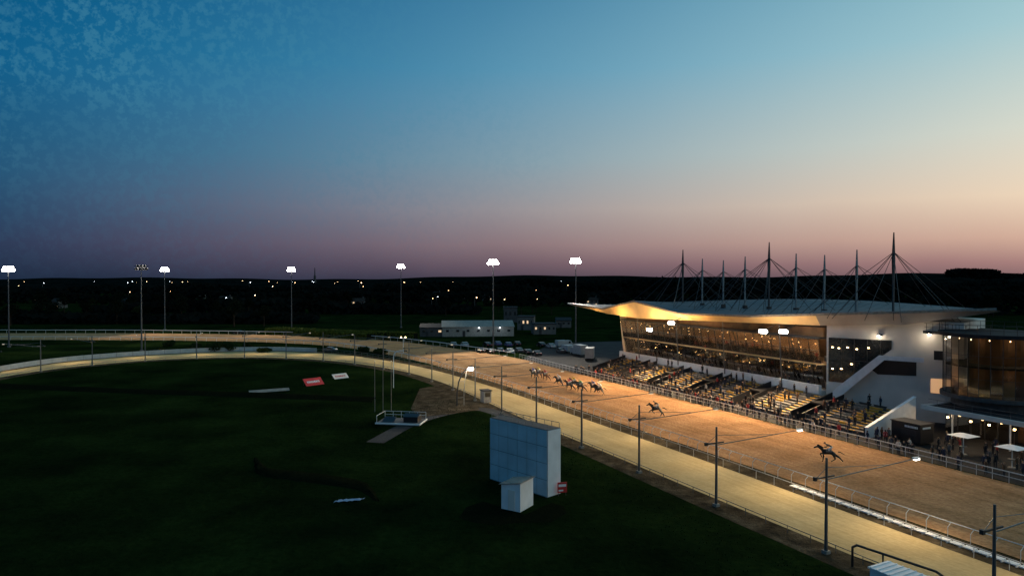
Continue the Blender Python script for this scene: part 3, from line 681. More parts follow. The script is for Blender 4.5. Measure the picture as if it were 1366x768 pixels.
tag(mb.build('tarpaulin', 'tarp', None, True, tp), 'crumpled pale blue sheet lying on the dark grass', 'tarpaulin')
t = thing('trailer', 'pale ribbed roof trailer parked at the bottom right by the pale track', 'trailer', at(1212, 812), ANG+.06)
mb = MB(); mb.box(-1.0,1.0,-2.1,2.1,.5,2.15); mb.build('body', 'panel_white', t)
mb = MB(); mb.box(-1.1,1.1,-2.2,2.2,2.15,2.25)
for k in range(10): mb.box(-1.1,1.1,-2.1+k*.45,-2.03+k*.45,2.25,2.30)
mb.build('roof', 'panel_white', t)
for sx in (-.95, .95):
    for sy in (-.5, .5):
        mb = MB(); mb.tube((sx-.1,sy,.33), (sx+.1,sy,.33), .33, .33, 14); mb.build('wheel', 'rubber', t)
mb = MB(); mb.bar((0,-2.1,.6), (0,-3.3,.5), .12, .12); mb.build('tow_bar', 'steel_dark', t)
q0 = at(1137, 755); q1 = at(1262, 800)
t = thing('pipe_frame', 'black bent pipe frame standing beside the pale trailer', 'frame', q0)
dd = q1-q0
mb = MB(); mb.path([(0,0,0),(0,0,1.5),(dd.x*.05,dd.y*.05,1.75),(dd.x*.9,dd.y*.9,1.75),(dd.x,dd.y,1.5),(dd.x,dd.y,0)], .09, 8); mb.build('pipe', 'black', t)
mb = MB(); mb.tube((dd.x*.35,dd.y*.35,0), (dd.x*.35,dd.y*.35,1.7), .06, .06, 6); mb.tube((.0,0,.8), (dd.x*.35,dd.y*.35,.8), .05, .05, 6); mb.build('brace', 'black', t)

# ---------------------------------------------------------------- figures (skinned)
def skin(verts, edges, root=0, sub_=1):
    me = bpy.data.meshes.new('sk'); me.from_pydata([v[:3] for v in verts], edges, []); o = bpy.data.objects.new('sk', me); C.objects.link(o)
    m = o.modifiers.new('s', 'SKIN'); sv = me.skin_vertices[0].data
    for i, v in enumerate(verts):
        r = v[3]; sv[i].radius = (r, r) if not isinstance(r, tuple) else r
        sv[i].use_root = (i == root)
    m.use_smooth_shade = True
    if sub_: k = o.modifiers.new('u', 'SUBSURF'); k.levels = sub_
    dg = bpy.context.evaluated_depsgraph_get(); dg.update()
    out = bpy.data.meshes.new_from_object(o.evaluated_get(dg)); bpy.data.objects.remove(o); 
    return out
def bodymesh(pose, cloth):
    lean = pose == 'lean'; raise_ = pose == 'raise'; walk = pose == 'walk'; dx = .16 if lean else 0
    V = [(0,0,.95,.15),(0,0,1.12,.135),(.02+dx*.6,0,1.30,.16),(.02+dx,0,1.46,.09),(.03+dx,0,1.54,.06),(.05+dx,0,1.64,.10),(.05+dx,0,1.72,.085)]
    E = [(0,1),(1,2),(2,3),(3,4),(4,5),(5,6)]
    for sd in (1, -1):
        st = .22*sd if walk else .02*sd
        i = len(V); V += [(0,.10*sd,.88,.10),(st*.6+.03,.11*sd,.50,.07),(st,.11*sd,.10,.045),(st+.15,.12*sd,.035,.04)]
        E += [(0,i),(i,i+1),(i+1,i+2),(i+2,i+3)]
        i = len(V); sh = (.02+dx,.19*sd,1.43,.065)
        if lean: ar = [(.16+dx,.25*sd,1.20,.05),(.42+dx,.16*sd,1.16,.035),(.49+dx,.14*sd,1.17,.03)]
        elif raise_ and sd > 0: ar = [(.22,.27,1.36,.05),(.36,.15,1.58,.035),(.38,.12,1.65,.03)]
        else: ar = [(-.02-st*.3,.25*sd,1.16,.048),(.07-st*.7,.25*sd,.92,.034),(.09-st*.7,.25*sd,.84,.028)]
        V += [sh]+ar; E += [(3,i),(i,i+1),(i+1,i+2),(i+2,i+3)]
    me = skin(V, E, 0, 1)
    for m in ('cloth '+cloth, 'trouser', 'skin'): me.materials.append(M[m])
    hv = [Vector(V[7+8*k+7][:3]) for k in (0, 1)]
    for p in me.polygons:
        c = p.center; z = c.z
        p.material_index = 2 if (z > 1.53 and (c-Vector((.05+dx,0,1.65))).length < .17) or any((c-h).length < .07 for h in hv) else (1 if z < .86 and abs(c.y) < .21 else 0)
        p.use_smooth = True
    bm = bmesh.new(); bm.from_mesh(me)
    def cone(p, q, r):
        p = Vector(p); q = Vector(q); d = (q-p)
        res = bmesh.ops.create_cone(bm, cap_ends=True, segments=4, radius1=r, radius2=r*.6, depth=d.length, matrix=Matrix.Translation((p+q)/2) @ d.to_track_quat('Z', 'Y').to_matrix().to_4x4())
        for v in res['verts']:
            for f in v.link_faces: f.material_index = 2
    for k, h in enumerate(hv):
        w = Vector(V[7+8*k+6][:3]); d = (h-w).normalized(); sidev = d.cross(Vector((0,1,0))).normalized()
        for f in range(4): o = sidev*(.024*(f-1.5)); cone(h+o*.8, h+o+d*(.07-.008*abs(f-1.3))+Vector((.01,0,-.005)), .010)
        cone(h-sidev*.02-d*.02, h-sidev*.06+d*.02, .011)
    hx = .05+dx
    cone((hx+.08,0,1.655), (hx+.125,0,1.64), .018)
    for sd in (1, -1): cone((hx,.085*sd,1.66), (hx-.01,.11*sd,1.67), .025); cone((hx+.08,.032*sd,1.675), (hx+.096,.032*sd,1.675), .012)
    bm.to_mesh(me); bm.free()
    return me, dx
POSES = {'lean': 'leaning forward', 'raise': 'raising one hand', 'walk': 'mid-stride', 'stand': 'standing'}
PPL = {}
for pz in POSES:
    for cl in COATS:
        me, dx = bodymesh(pz, cl)
        t = thing('person', '', 'person', (0,0,-50)); link('body', me, t)
        mb = MB(); mb.dome((.035+dx,0,1.68), .112, .11, 10, 4); mb.dome((.01+dx,0,1.64), .10, .13, 10, 3, True)
        mb.build('hair', R.choice(['hair_dark','hair_dark','hair_fair']), t, True)
        PPL[pz, cl] = [t, False]
def person(loc, rz, pz, cl, where, group):
    e = PPL[pz, cl]; lab = f'spectator in {cl} {POSES[pz]} {where}'
    if not e[1]:
        o = e[0]; o.location = loc; o.rotation_euler.z = rz; o['label'] = lab; o['group'] = group; e[1] = True
        s = R.uniform(.94, 1.06); o.scale = (s, s, s)
    else: dup(e[0], loc, rz, lab, group, R.uniform(.94, 1.06))
CW = ['black coat']*7+['navy jacket']*4+['grey coat']*3+['brown jacket']*3+['pale top']*1+['red top']
FACE = ANG+PI
taken = []
def free(t, s, r=.5):
    if any((t-a)**2+(s-b)**2 < r*r for a, b in taken): return False
    taken.append((t, s)); return True
for i, (s0, s1) in enumerate(edges):
    nrail = [30, 28, 28, 26, 24, 22][i]
    for k in range(nrail):
        s = R.uniform(s0-1.2, s1+1.2); tt = R.choice((.45, .5, .9, 1.5, 2.2, 3.2))
        if not free(tt, s): continue
        pz = 'lean' if tt < .6 and R.random() < .6 else R.choice(['stand','stand','raise','walk'])
        if pz == 'lean': tt = .62
        person(W(tt, s, .006), FACE+R.uniform(-.5, .5), pz, R.choice(CW), 'at rail below terrace block '+tnames[i], 'spectators at the rail')
    for k in range([24, 19, 20, 16, 17, 12][i]):
        kk = R.randint(0, 9); tt = 5.15+.9*kk; s = R.uniform(s0+.4, s1-.4)
        if not free(tt, s, .5): continue
        person(W(tt, s, .3+.24*(kk+1)), FACE+R.uniform(-.4, .4), R.choice(['stand','stand','raise']), R.choice(CW), 'on terrace block '+tnames[i], 'spectators on the terraces')
for k in range(90):
    s = R.uniform(-8, 21); tt = R.choice((.6, 1.1, 2, 3)) if R.random() < .4 else R.uniform(3.5, 13.5)
    if 6.3 < tt < 10.2 and 15.3 < s < 21: continue
    if not free(tt, s): continue
    wh = 'at the rail between parasols and sand track' if tt < 3.5 else ('behind the black kiosk' if s > 15 else 'in the paved area before the pavilion')
    person(W(tt, s, .006), R.uniform(0, 6.28) if tt > 4 else FACE+R.uniform(-.5, .5), R.choice(['stand','stand','walk','raise']), R.choice(CW), wh, 'spectators in the paved area')
for k in range(26):
    s = R.uniform(41, 60) if k < 14 else R.uniform(62, 95)
    if not free(15.9, s, .5): continue
    person(W(15.3, s, 3.31), FACE+R.uniform(-.4, .4), R.choice(['stand','raise']), R.choice(CW), 'on the balcony before the grandstand glass', 'spectators on the balcony')
for e in PPL.values():
    if not e[1]:
        for ch in KIDS[e[0].name]: bpy.data.objects.remove(ch)
        bpy.data.objects.remove(e[0])

def horse_mesh(v):
    V = [(-.72,0,1.33,.27),(-.35,0,1.34,.27),(.1,0,1.27,.31),(.48,0,1.30,.29),(.76,0,1.50,.19),(1.05,0,1.68,.14),(1.30,0,1.82,.11),(1.48,0,1.72,.105),(1.74,0,1.55,.065)]
    E = [(i, i+1) for i in range(8)]
    def leg(root, pts):
        i = len(V); V.extend(pts); E.append((root, i)); E.extend((i+k, i+k+1) for k in range(len(pts)-1))
    if v == 0:
        leg(3, [(.62,.15,1.02,.14),(.98,.15,.86,.075),(1.25,.15,.55,.045),(1.36,.15,.46,.055)])
        leg(3, [(.55,-.15,1.0,.14),(.78,-.15,.68,.075),(.48,-.15,.46,.045),(.38,-.15,.36,.055)])
        leg(0, [(-.62,.17,.98,.18),(-1.08,.17,.66,.085),(-1.30,.17,.24,.048),(-1.28,.17,.10,.058)])
        leg(0, [(-.50,-.17,.96,.18),(-.82,-.17,.55,.085),(-.62,-.17,.18,.048),(-.52,-.17,.06,.058)])
    else:
        leg(3, [(.55,.15,1.0,.14),(.62,.15,.60,.075),(.66,.15,.20,.045),(.74,.15,.06,.055)])
        leg(3, [(.66,-.15,1.02,.14),(1.02,-.15,.95,.075),(.86,-.15,.60,.045),(.78,-.15,.50,.055)])
        leg(0, [(-.55,.17,.96,.18),(-.70,.17,.55,.085),(-.35,.17,.30,.048),(-.25,.17,.20,.058)])
        leg(0, [(-.66,-.17,.98,.18),(-1.12,-.17,.72,.085),(-1.45,-.17,.38,.048),(-1.50,-.17,.28,.058)])
    return skin(V, E, 0, 1)
def jockey_mesh():
    V = [(-.32,0,1.98,.13),(-.10,0,2.06,.12),(.14,0,2.10,.15),(.30,0,2.14,.08),(.38,0,2.18,.06),(.46,0,2.24,.10),(.50,0,2.30,.085)]
    E = [(i, i+1) for i in range(6)]
    for sd in (1, -1):
        i = len(V); V.extend([(-.30,.13*sd,1.90,.10),(.06,.30*sd,1.66,.07),(-.20,.32*sd,1.30,.045),(-.06,.32*sd,1.22,.038)]); E.extend([(0,i),(i,i+1),(i+1,i+2),(i+2,i+3)])
        i = len(V); V.extend([(.18,.18*sd,2.07,.06),(.30,.23*sd,1.84,.045),(.56,.12*sd,1.78,.033),(.64,.09*sd,1.77,.028)]); E.extend([(3,i),(i,i+1),(i+1,i+2),(i+2,i+3)])
    return skin(V, E, 0, 1), V
mat('horse_bay', (.03, .014, .008), .5, .3, 3); mat('horse_dark', (.010, .008, .006), .5, .3, 3); mat('horse_chestnut', (.10, .035, .014), .5, .3, 3)
SILK = {'white': (.75,.75,.75), 'red': (.55,.03,.03), 'blue': (.03,.08,.4), 'yellow': (.7,.5,.04), 'green': (.03,.25,.07), 'black': (.02,.02,.025)}
for k, v in SILK.items(): mat('silk '+k, v, .5, .08, 6)
HM = {}
def make_horse(v, coat, silk, loc, rz, hl, jl):
    key = (v, coat); 
    if key not in HM:
        me = horse_mesh(v); me.materials.append(M[coat])
        for p in me.polygons: p.use_smooth = True
        HM[key] = me
    t = thing('racehorse', hl, 'horse', loc, rz, 'galloping racehorses'); link('body', HM[key], t)
    mb = MB()
    for i in range(7): 
        f = i/6; x = .7+.58*f; z = 1.66+.26*f; mb.prism([(x,0-.02,z-.05),(x+.1,-.02,z+.0),(x-.04,-.02,z+.15),(x-.14,-.02,z+.06)], (0,.04,0))
    mb.build('mane', 'hair_dark', t)
    mb = MB(); mb.tube((-.95,0,1.46), (-1.22,0,1.44), .06, .07, 6); mb.tube((-1.22,0,1.44), (-1.75,0,1.16), .07, .015, 6); mb.build('tail', 'hair_dark', t)
    for sd in (1, -1): mb = MB(); mb.tube((1.27,.06*sd,1.9), (1.24,.08*sd,2.05), .035, .008, 5); mb.build('ear', coat, t)
    mb = MB(); mb.prism([(-.3,-.28,1.3),(-.3,-.24,1.55),(-.3,0,1.66),(-.3,.24,1.55),(-.3,.28,1.3),(-.3,.3,1.3),(-.3,.27,1.6),(-.3,0,1.70),(-.3,-.27,1.6),(-.3,-.3,1.3)], (.6,0,0)); mb.build('saddle_cloth', 'concrete', t)
    mb = MB(); mb.path([(1.62,.07,1.62),(1.1,.11,1.72),(.64,.09,1.77)], .012, 4); mb.path([(1.62,-.07,1.62),(1.1,-.11,1.72),(.64,-.09,1.77)], .012, 4); mb.build('reins', 'black', t)
    j = thing('person', jl, 'person', loc, rz, 'jockeys')
    key = ('j', silk)
    if key not in HM:
        me, V = jockey_mesh()
        for m in ('silk '+silk, 'white_paint', 'skin', 'black'): me.materials.append(M[m])
        for p in me.polygons:
            c = p.center; p.use_smooth = True
            p.material_index = 3 if c.z < 1.5 else (1 if c.x < 0.2 and c.z < 1.97 else (2 if (c.x > .37 and c.z > 2.1) or (c.x > .6) else 0))
        HM[key] = me
    link('body', HM[key], j)
    mb = MB(); mb.dome((.49,0,2.29), .13, .13, 10, 4); mb.prism([(.58,-.08,2.3),(.70,-.06,2.28),(.70,.06,2.28),(.58,.08,2.3)], (0,0,.02)); mb.build('cap', 'silk '+silk, j)
HRZ = math.atan2(D.y, D.x)
HS = [(1106,617,'horse_dark','black',1,'dark horse galloping alone nearest the camera'),
      (876,555,'horse_dark','black',0,'dark horse galloping alone between pack and nearest horse'),
      (800,527,'horse_bay','white',0,'bay horse at back of the pack, outer of pair'),
      (792,524,'horse_dark','blue',1,'dark horse at back of the pack, inner of pair'),
      (775,523,'horse_bay','green',1,'bay horse in the middle cluster, rearmost'),
      (766,518,'horse_dark','yellow',0,'dark horse in the middle cluster, closest to crowd rail'),
      (760,521,'horse_dark','red',1,'dark horse in the middle cluster, closest to pale track'),
      (746,515,'horse_bay','white',0,'bay horse just behind the leading three'),
      (728,508,'horse_chestnut','red',1,'chestnut horse third in the race'),
      (719,504,'horse_chestnut','yellow',0,'chestnut horse second in the race'),
      (712,505,'horse_bay','blue',1,'bay horse leading the race')]
for px, py, coat, silk, v, lab in HS:
    p = at(px, py); p.z = .02
    make_horse(v, coat, silk, p, HRZ+R.uniform(.0, .16)+(.45 if py > 540 else .2), lab, 'jockey in '+silk+' riding the '+lab)

# ---------------------------------------------------------------- vegetation
def leaves(mb, c, rx, ry, rz_, n, sz):
    for _ in range(n):
        while True:
            x, y, z = R.uniform(-1,1), R.uniform(-1,1), R.uniform(-1,1)
            q = x*x+y*y+z*z
            if q < 1 and (q > .35 or R.random() < .3): break
        p = Vector((c[0]+x*rx, c[1]+y*ry, c[2]+z*rz_)); a = Vector((R.gauss(0,1), R.gauss(0,1), R.gauss(0,1))).normalized(); b = a.orthogonal().normalized(); s = sz*R.uniform(.5, 1.3)
        mb.add([p-a*s, p+b*s*.6, p+a*s, p-b*s*.6], [(0,1,2,3)])
def make_tree(h, w, lm, kind='tree'):
    t = thing('tree', '', 'tree', (0,0,-90))
    mb = MB(); mb.tube((0,0,0), (0,0,h*.5), h*.03, h*.018, 7)
    cs = []
    for k in range(7):
        a = k*2.4+R.random(); r = w*R.uniform(.25,.6); z = h*R.uniform(.5,.85); cs.append((math.cos(a)*r, math.sin(a)*r, z))
        mb.tube((0,0,h*.3+.02*h*k), cs[-1], h*.013, h*.004, 5)
    mb.build('trunk', 'bark', t)
    mb = MB(); cs += [(0,0,h*.85), (w*.2,0,h*.7), (-w*.2,w*.1,h*.6)]
    for c in cs:
        leaves(mb, c, w*R.uniform(.3,.45), w*R.uniform(.3,.45), h*R.uniform(.12,.2), 95, h*.035)
    mb.build('crown', lm, t); return t
TR = [make_tree(9, 4.5, 'leaf_dark'), make_tree(12, 5, 'leaf_dark'), make_tree(7, 4, 'leaf_mid'), make_tree(14, 5.5, 'leaf_dark')]
usedT = [False]*4
def tree(k, loc, sc, lab, group):
    if not usedT[k]:
        usedT[k] = True; o = TR[k]; o.location = loc; o.scale = (sc,)*3; o.rotation_euler.z = R.random()*6; o['label'] = lab; o['group'] = group
    else: dup(TR[k], loc, R.random()*6, lab, group, sc)
KN = ['dark rounded tree', 'taller loose-crowned tree', 'small bushy tree', 'broad dark tree']
for i in range(56):
    px = R.uniform(-20, 800); Y = R.uniform(300, 560); k = R.randrange(4)
    X = (px-683)/FP*Y
    if -60 < X < 90 and Y < 400: continue
    reg = 'left of the lone floodlight tower' if px < 389 else ('behind the clipped hedge' if px < 560 else 'behind the long white shed')
    tree(k, (X, Y, 0), R.uniform(.7, 1.15), f'{KN[k]} in the dark fields {reg}', 'trees in the fields beyond the track')
for i in range(26):
    px = R.uniform(1040, 1400); Y = R.uniform(330, 520); k = R.randrange(4)
    tree(k, ((px-683)/FP*Y, Y, 0), R.uniform(.9, 1.4), f'{KN[k]} in the dark belt beyond the grandstand roof', 'trees beyond the grandstand')
def hedge(a, b, w, h, n, lab, m='leaf_hedge', sz=.28):
    a = Vector(a); b = Vector(b); d = b-a; L = d.length; t = thing('hedge', lab, 'hedge', a, math.atan2(d.y, d.x))
    mb = MB()
    for _ in range(n):
        x = R.uniform(0, L); e = R.random(); y = R.uniform(-w/2, w/2); z = R.uniform(.1, h)
        if e < .45: z = h+R.gauss(0, .06)
        elif e < .9: y = -w/2+R.gauss(0, .06)
        u = Vector((R.gauss(0,1), R.gauss(0,1), R.gauss(0,1))).normalized(); v = u.orthogonal().normalized(); s = sz*R.uniform(.5,1.3); p = Vector((x,y,z))
        mb.add([p-u*s, p+v*s*.6, p+u*s, p-v*s*.6], [(0,1,2,3)])
    mb.build('foliage', m, t)
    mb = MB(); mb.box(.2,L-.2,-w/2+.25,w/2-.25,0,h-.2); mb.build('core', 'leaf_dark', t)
hedge(at(365,444), at(500,452), 9, 2.2, 5200, 'long clipped yellow green hedge behind the bend of the sand track', sz=.34)
hedge(at(440,449), at(555,453), 4, 2.6, 2600, 'shorter clipped hedge at the right end of the long one')
for i, (px, py, w, h) in enumerate([(262,468,3.4,2.6),(284,469,4.6,3.6),(306,468,4.0,3.3),(327,467,3.0,2.4),(214,470,3.2,1.8),(352,470,3.5,1.5),(486,470,3,1.8),(508,472,3.4,1.8),(160,474,3,1.4),(225,462,3.4,2.2)]):
    t = thing('bush', f'round dark green bush behind the white barrier, {ORD[i]} of the clump' if i < 4 else ['low bush just left of the four tall bushes', 'low flat bush right of the four tall bushes', 'bush at the bend between the two sand tracks, left one', 'bush at the bend between the two sand tracks, right one', 'low bush left of the dimmer floodlight tower', 'spreading bush right of the dimmer floodlight tower'][i-4], 'bush', at(px, py))
    mb = MB(); mb.tube((0,0,0), (0,0,h*.5), .12, .05, 5); mb.build('stem', 'bark', t)
    mb = MB()
    for k in range(6): leaves(mb, (R.uniform(-.35,.35)*w, R.uniform(-.3,.3)*w, h*R.uniform(.35,.62)), w*.36, w*.36, h*.36, 130, .26)
    mb.build('foliage', 'leaf_mid', t)
def belt(px0, px1, Y, h0, h1, n, z0=0, sz=2.2):
    mb = MB(); x0 = (px0-683)/FP*Y; x1 = (px1-683)/FP*Y
    ph = R.random()*9
    for _ in range(n):
        x = R.uniform(x0, x1); q = (x-x0)/(x1-x0)
        hh = h0+(h1-h0)*(.5+.25*math.sin(x*.045+ph)+.25*math.sin(x*.017+ph*2))*min(1, 6*q, 6*(1-q))
        z = z0+hh*R.random()**.6; p = Vector((x, Y+R.uniform(-8, 8), z)); u = Vector((R.gauss(0,1), R.gauss(0,.4), R.gauss(0,1))).normalized(); v = u.orthogonal().normalized(); s = sz*R.uniform(.5,1.3)
        mb.add([p-u*s, p+v*s*.7, p+u*s, p-v*s*.7], [(0,1,2,3)])
    o = mb.build('woodland', 'leaf_far'); struct(o, 'stuff'); tag(o, 'dark distant woodland belt on the skyline', 'woodland')
    return o
for args in [(-60,420,340,3,7,2600),(120,640,430,4,10,2600),(-80,500,620,6,14,2600),(400,900,560,8,16,2600),(-80,800,900,8,16,3200,0,3.2),(500,1450,1000,14,24,4200,0,3.6),(830,1450,420,8,15,3600),(1000,1500,620,14,22,3400,0,3),(760,1100,700,16,25,2600,0,3),(1265,1330,900,9,13,1500,24,2.6),(1300,1480,900,4,8,900,22,2.4)]:
    belt(*args)
def hills(Y, f, name='hills'):
    mb = MB(); vs = []; n = 140
    for i in range(n+1):
        px = -200+1800*i/n; x = (px-683)/FP*Y; vs += [(x, Y, 0), (x, Y+200, f(px)*Y/FP+H)]
    for i in range(n+1): px = -200+1800*i/n; x = (px-683)/FP*Y; vs.append((x, Y+1500, 0))
    mb.add(vs, [(2*i, 2*i+2, 2*i+3, 2*i+1) for i in range(n)]); return struct(mb.build(name, 'leaf_far', smooth=True))
hills(3400, lambda p: .5+1.3*math.sin(p*.011)+.6*math.sin(p*.047)+3.2/(1+math.exp(-(p-560)/50))+3.5/(1+math.exp(-(p-1150)/50)))
hills(900*1.15, lambda p: -6+14/(1+math.exp(-(p-1230)/45)))

# ---------------------------------------------------------------- background buildings
def building(px0, px1, py, h, depth, rzoff, name, lab, cat, wall='wall_white', roofm='roof_metal', gable=1.2, nwin=6, lit=0.2, door=True):
    a = at(px0, py); b = at(px1, py); L = (b-a).length
    t = thing(name, lab, cat, a, rzoff)
    mb = MB(); mb.box(0,L,0,depth,0,h)
    if gable: mb.prism([(0,0,h),(0,depth,h),(0,depth/2,h+gable)], (L,0,0))
    mb.build('wall', wall, t)
    mb = MB()
    if gable: mb.prism([(-.3,-.3,h-.05),(-.3,depth/2,h+gable+.1),(-.3,depth/2,h+gable+.3),(-.3,-.3,h+.15)], (L+.6,0,0)); mb.prism([(-.3,depth+.3,h-.05),(-.3,depth+.3,h+.15),(-.3,depth/2,h+gable+.3),(-.3,depth/2,h+gable+.1)], (L+.6,0,0))
    else: mb.box(-.2,L+.2,-.2,depth+.2,h,h+.3)
    mb.build('roof', roofm, t)
    for k in range(nwin):
        x = (k+.5)*L/nwin; w = min(1.1, L/nwin*.4); mb = MB(); mb.box(x-w/2,x+w/2,-.06,-.003,h*.5,h*.72)
        mb.build('window', 'lit_room' if R.random() < lit else 'car_glass', t)
    if door: mb = MB(); mb.box(L*.3-.5,L*.3+.5,-.07,-.003,0,min(2.2, h*.7)); mb.build('door', 'steel_dark', t)
    return t, L
t, L = building(590, 686, 449, 3.6, 16, .10, 'long_shed', 'long low white shed with pale ribbed roof beyond the car park', 'shed', nwin=7, wall='bench_grey', roofm='concrete', gable=1.8, lit=0)
for x in (14, 22): light('POINT', 'wall_light', 110, (.75,.88,1), t, (x,-3,3.6))
mb = MB()
for x in (14, 22): mb.box(x-.2,x+.2,-.4,-.05,3.2,3.4)
mb.build('wall_lamp', 'far_cool', t)
building(560, 592, 449, 3.4, 12, .04, 'store_building', 'dark fronted store joined to the left end of the long shed', 'building', 'concrete_dark', 'roof_dark', 1.0, 3)
building(690, 712, 440, 5.6, 9, -.1, 'office_building', 'two-storey pale office block right of the long shed', 'building', 'house_wall', 'roof_dark', 0, 4, .4)
building(712, 742, 446, 4.0, 8, .1, 'stable_office', 'low pale building with flat roof behind the white vehicles', 'building', 'house_wall', 'roof_dark', 0, 5, .3)
building(672, 690, 430, 7.5, 9, 0, 'plant_building', 'taller grey block behind the long shed', 'building', 'concrete_dark', 'roof_dark', .0, 3, 0)
building(742, 762, 437, 3.2, 8, 0, 'stable_block', 'low grey stable block behind the car park floodlight tower', 'building', 'house_wall', 'roof_dark', 1, 3, .3)
def make_house():
    t = thing('house', '', 'house', (0,0,-99))
    mb = MB(); mb.box(-5,5,-3.5,3.5,0,4.8); mb.prism([(-5,-3.5,4.8),(-5,3.5,4.8),(-5,0,7)], (10,0,0)); mb.build('wall', 'house_wall', t)
    mb = MB(); mb.prism([(-5.3,-3.9,4.6),(-5.3,0,7.1),(-5.3,0,7.3),(-5.3,-3.9,4.85)], (10.6,0,0)); mb.prism([(-5.3,3.9,4.6),(-5.3,3.9,4.85),(-5.3,0,7.3),(-5.3,0,7.1)], (10.6,0,0)); rf = mb.build('roof', 'tile', t)
    mb = MB(); mb.box(3.2,4.1,-.4,.4,6.5,8.3); mb.build('chimney', 'concrete_dark', rf)
    for k, (x, z) in enumerate([(-3.3,1),(3.3,1),(-3.3,3.2),(0,3.2),(3.3,3.2)]):
        mb = MB(); mb.box(x-.6,x+.6,-3.56,-3.503,z,z+1.1); mb.build('window', 'lit_room' if k in (1, 2) else 'car_glass', t)
    mb = MB(); mb.box(-.5,.5,-3.56,-3.503,0,2.1); mb.build('door', 'steel_dark', t); return t
hp = make_house(); first = True
hs = sorted([(R.uniform(0, 900), R.uniform(520, 1300)) for _ in range(30)])
for i, (px, Y) in enumerate(hs):
    loc = ((px-683)/FP*Y, Y, 0); lab = f'small pale house with dark roof on the far plain, {ORD[i]} from left'
    if first: first = False; hp.location = loc; hp['label'] = lab; hp['group'] = 'distant houses'; hp.rotation_euler.z = R.uniform(-.8,.8)
    else: dup(hp, loc, R.uniform(-.8,.8), lab, 'distant houses')
def make_far(m):
    t = thing('street_lamp', '', 'street lamp', (0,0,-99)); mb = MB(); mb.tube((0,0,0), (0,0,8), .12, .08, 5); mb.tube((0,0,8), (1,0,8.2), .06, .06, 4); mb.build('post', 'steel', t)
    mb = MB(); mb.dome((1,0,8.1), .3, .22, 6, 2, True); mb.build('bulb', m, t); return t
FL = [[make_far('far_warm'), False, 'amber'], [make_far('far_cool'), False, 'white']]
for i in range(96):
    px = R.uniform(0, 830) if i < 82 else R.uniform(1150, 1366); Y = R.uniform(420, 1500) if R.random() < .5 else R.uniform(1300, 2300)
    e = FL[0] if R.random() < .7 else FL[1]
    reg = ['near the far left of the skyline', 'below the skyline left of centre', 'below the skyline behind the long shed', 'beyond the grandstand'][0 if px < 280 else 1 if px < 560 else 2 if px < 900 else 3]
    sc = R.uniform(.8, 1.3) if Y < 900 else R.uniform(1.3, 2.1); lab = f'distant {e[2]} street lamp {reg}'
    loc = ((px-683)/FP*Y, Y, 0)
    if not e[1]: e[1] = True; e[0].location = loc; e[0]['label'] = lab; e[0]['group'] = 'distant street lamps'; e[0].scale = (sc,)*3
    else: dup(e[0], loc, 0, lab, 'distant street lamps', sc)
Y = 1700
t = thing('radio_mast', 'thin distant tower with broad base on the skyline left of centre', 'tower', ((420-683)/FP*Y, Y, 0))
mb = MB(); mb.tube((0,0,0), (0,0,30), 4, 2.8, 8); mb.tube((0,0,30), (0,0,50), 1.8, .8, 6); mb.build('shaft', 'concrete_dark', t)

# ---------------------------------------------------------------- vehicles
def make_car(paint):
    t = thing('parked_car', '', 'car', (0,0,-99))
    prof = [(-2.1,.35),(-2.15,.8),(-1.9,.95),(-1.2,1.0),(-.75,1.42),(.6,1.45),(1.15,1.0),(1.95,.88),(2.12,.7),(2.1,.35)]
    mb = MB(); mb.prism([(x,-.85,z) for x, z in prof], (0,1.7,0)); mb.build('body', paint, t)
    mb = MB(); 
    for y in (-.865, .855): mb.prism([(-1.08,y,1.02),(-.7,y,1.36),(.55,y,1.39),(.98,y,1.02)], (0,.01,0))
    mb.prism([(.65,-.75,1.40),(1.12,-.78,1.03),(1.12,.78,1.03),(.65,.75,1.40)], (.03,0,.03)); mb.prism([(-.80,-.75,1.38),(-1.18,-.78,1.03),(-1.18,.78,1.03),(-.80,.75,1.38)], (-.03,0,.03)); mb.build('window', 'car_glass', t)
    for x in (-1.35, 1.35):
        for y in (-.82, .82):
            mb = MB(); mb.tube((x,y-.1,.32), (x,y+.1,.32), .32, .32, 12); w = mb.build('wheel', 'rubber', t)
            mb = MB(); mb.tube((x,y-.11,.32), (x,y+.11,.32), .18, .18, 8); mb.build('rim', 'steel', w)
    for y in (-.6, .6):
        mb = MB(); mb.box(2.08,2.14,y-.18,y+.18,.62,.76); mb.build('headlight', 'white_paint', t)
        mb = MB(); mb.box(-2.17,-2.12,y-.15,y+.15,.68,.85); mb.build('tail_light', 'red', t)
    return t
mat('paint_silver', (.16,.165,.175), .3, .05, 2, 0, .6); mat('paint_black', (.015,.015,.018), .25, .05, 2); mat('paint_blue', (.03,.06,.16), .3, .05, 2); mat('van_white', (.30,.32,.33), .5, .1, 1)
CP = [[make_car('paint_silver'), False, 'silver'], [make_car('paint_black'), False, 'black'], [make_car('van_white'), False, 'white'], [make_car('paint_blue'), False, 'dark blue']]
cs = [(642,470),(655,471),(667,470),(680,471),(692,470),(704,472),(716,474),(650,462),(664,461),(678,462),(690,461),(722,462),(735,464),(605,462),(620,462),(748,470)]
for i, (px, py) in enumerate(cs):
    e = CP[R.choice((0,1,1,3,2))]; row = 'front' if py > 465 else 'back'
    lab = f'{e[2]} car in the {row} row of the car park, {ORD[i]} along'
    if not e[1]: e[1] = True; e[0].location = at(px, py); e[0].rotation_euler.z = 1.9; e[0]['label'] = lab; e[0]['group'] = 'cars in the car park'
    else: dup(e[0], at(px, py), 1.9+R.uniform(-.1,.1), lab, 'cars in the car park')
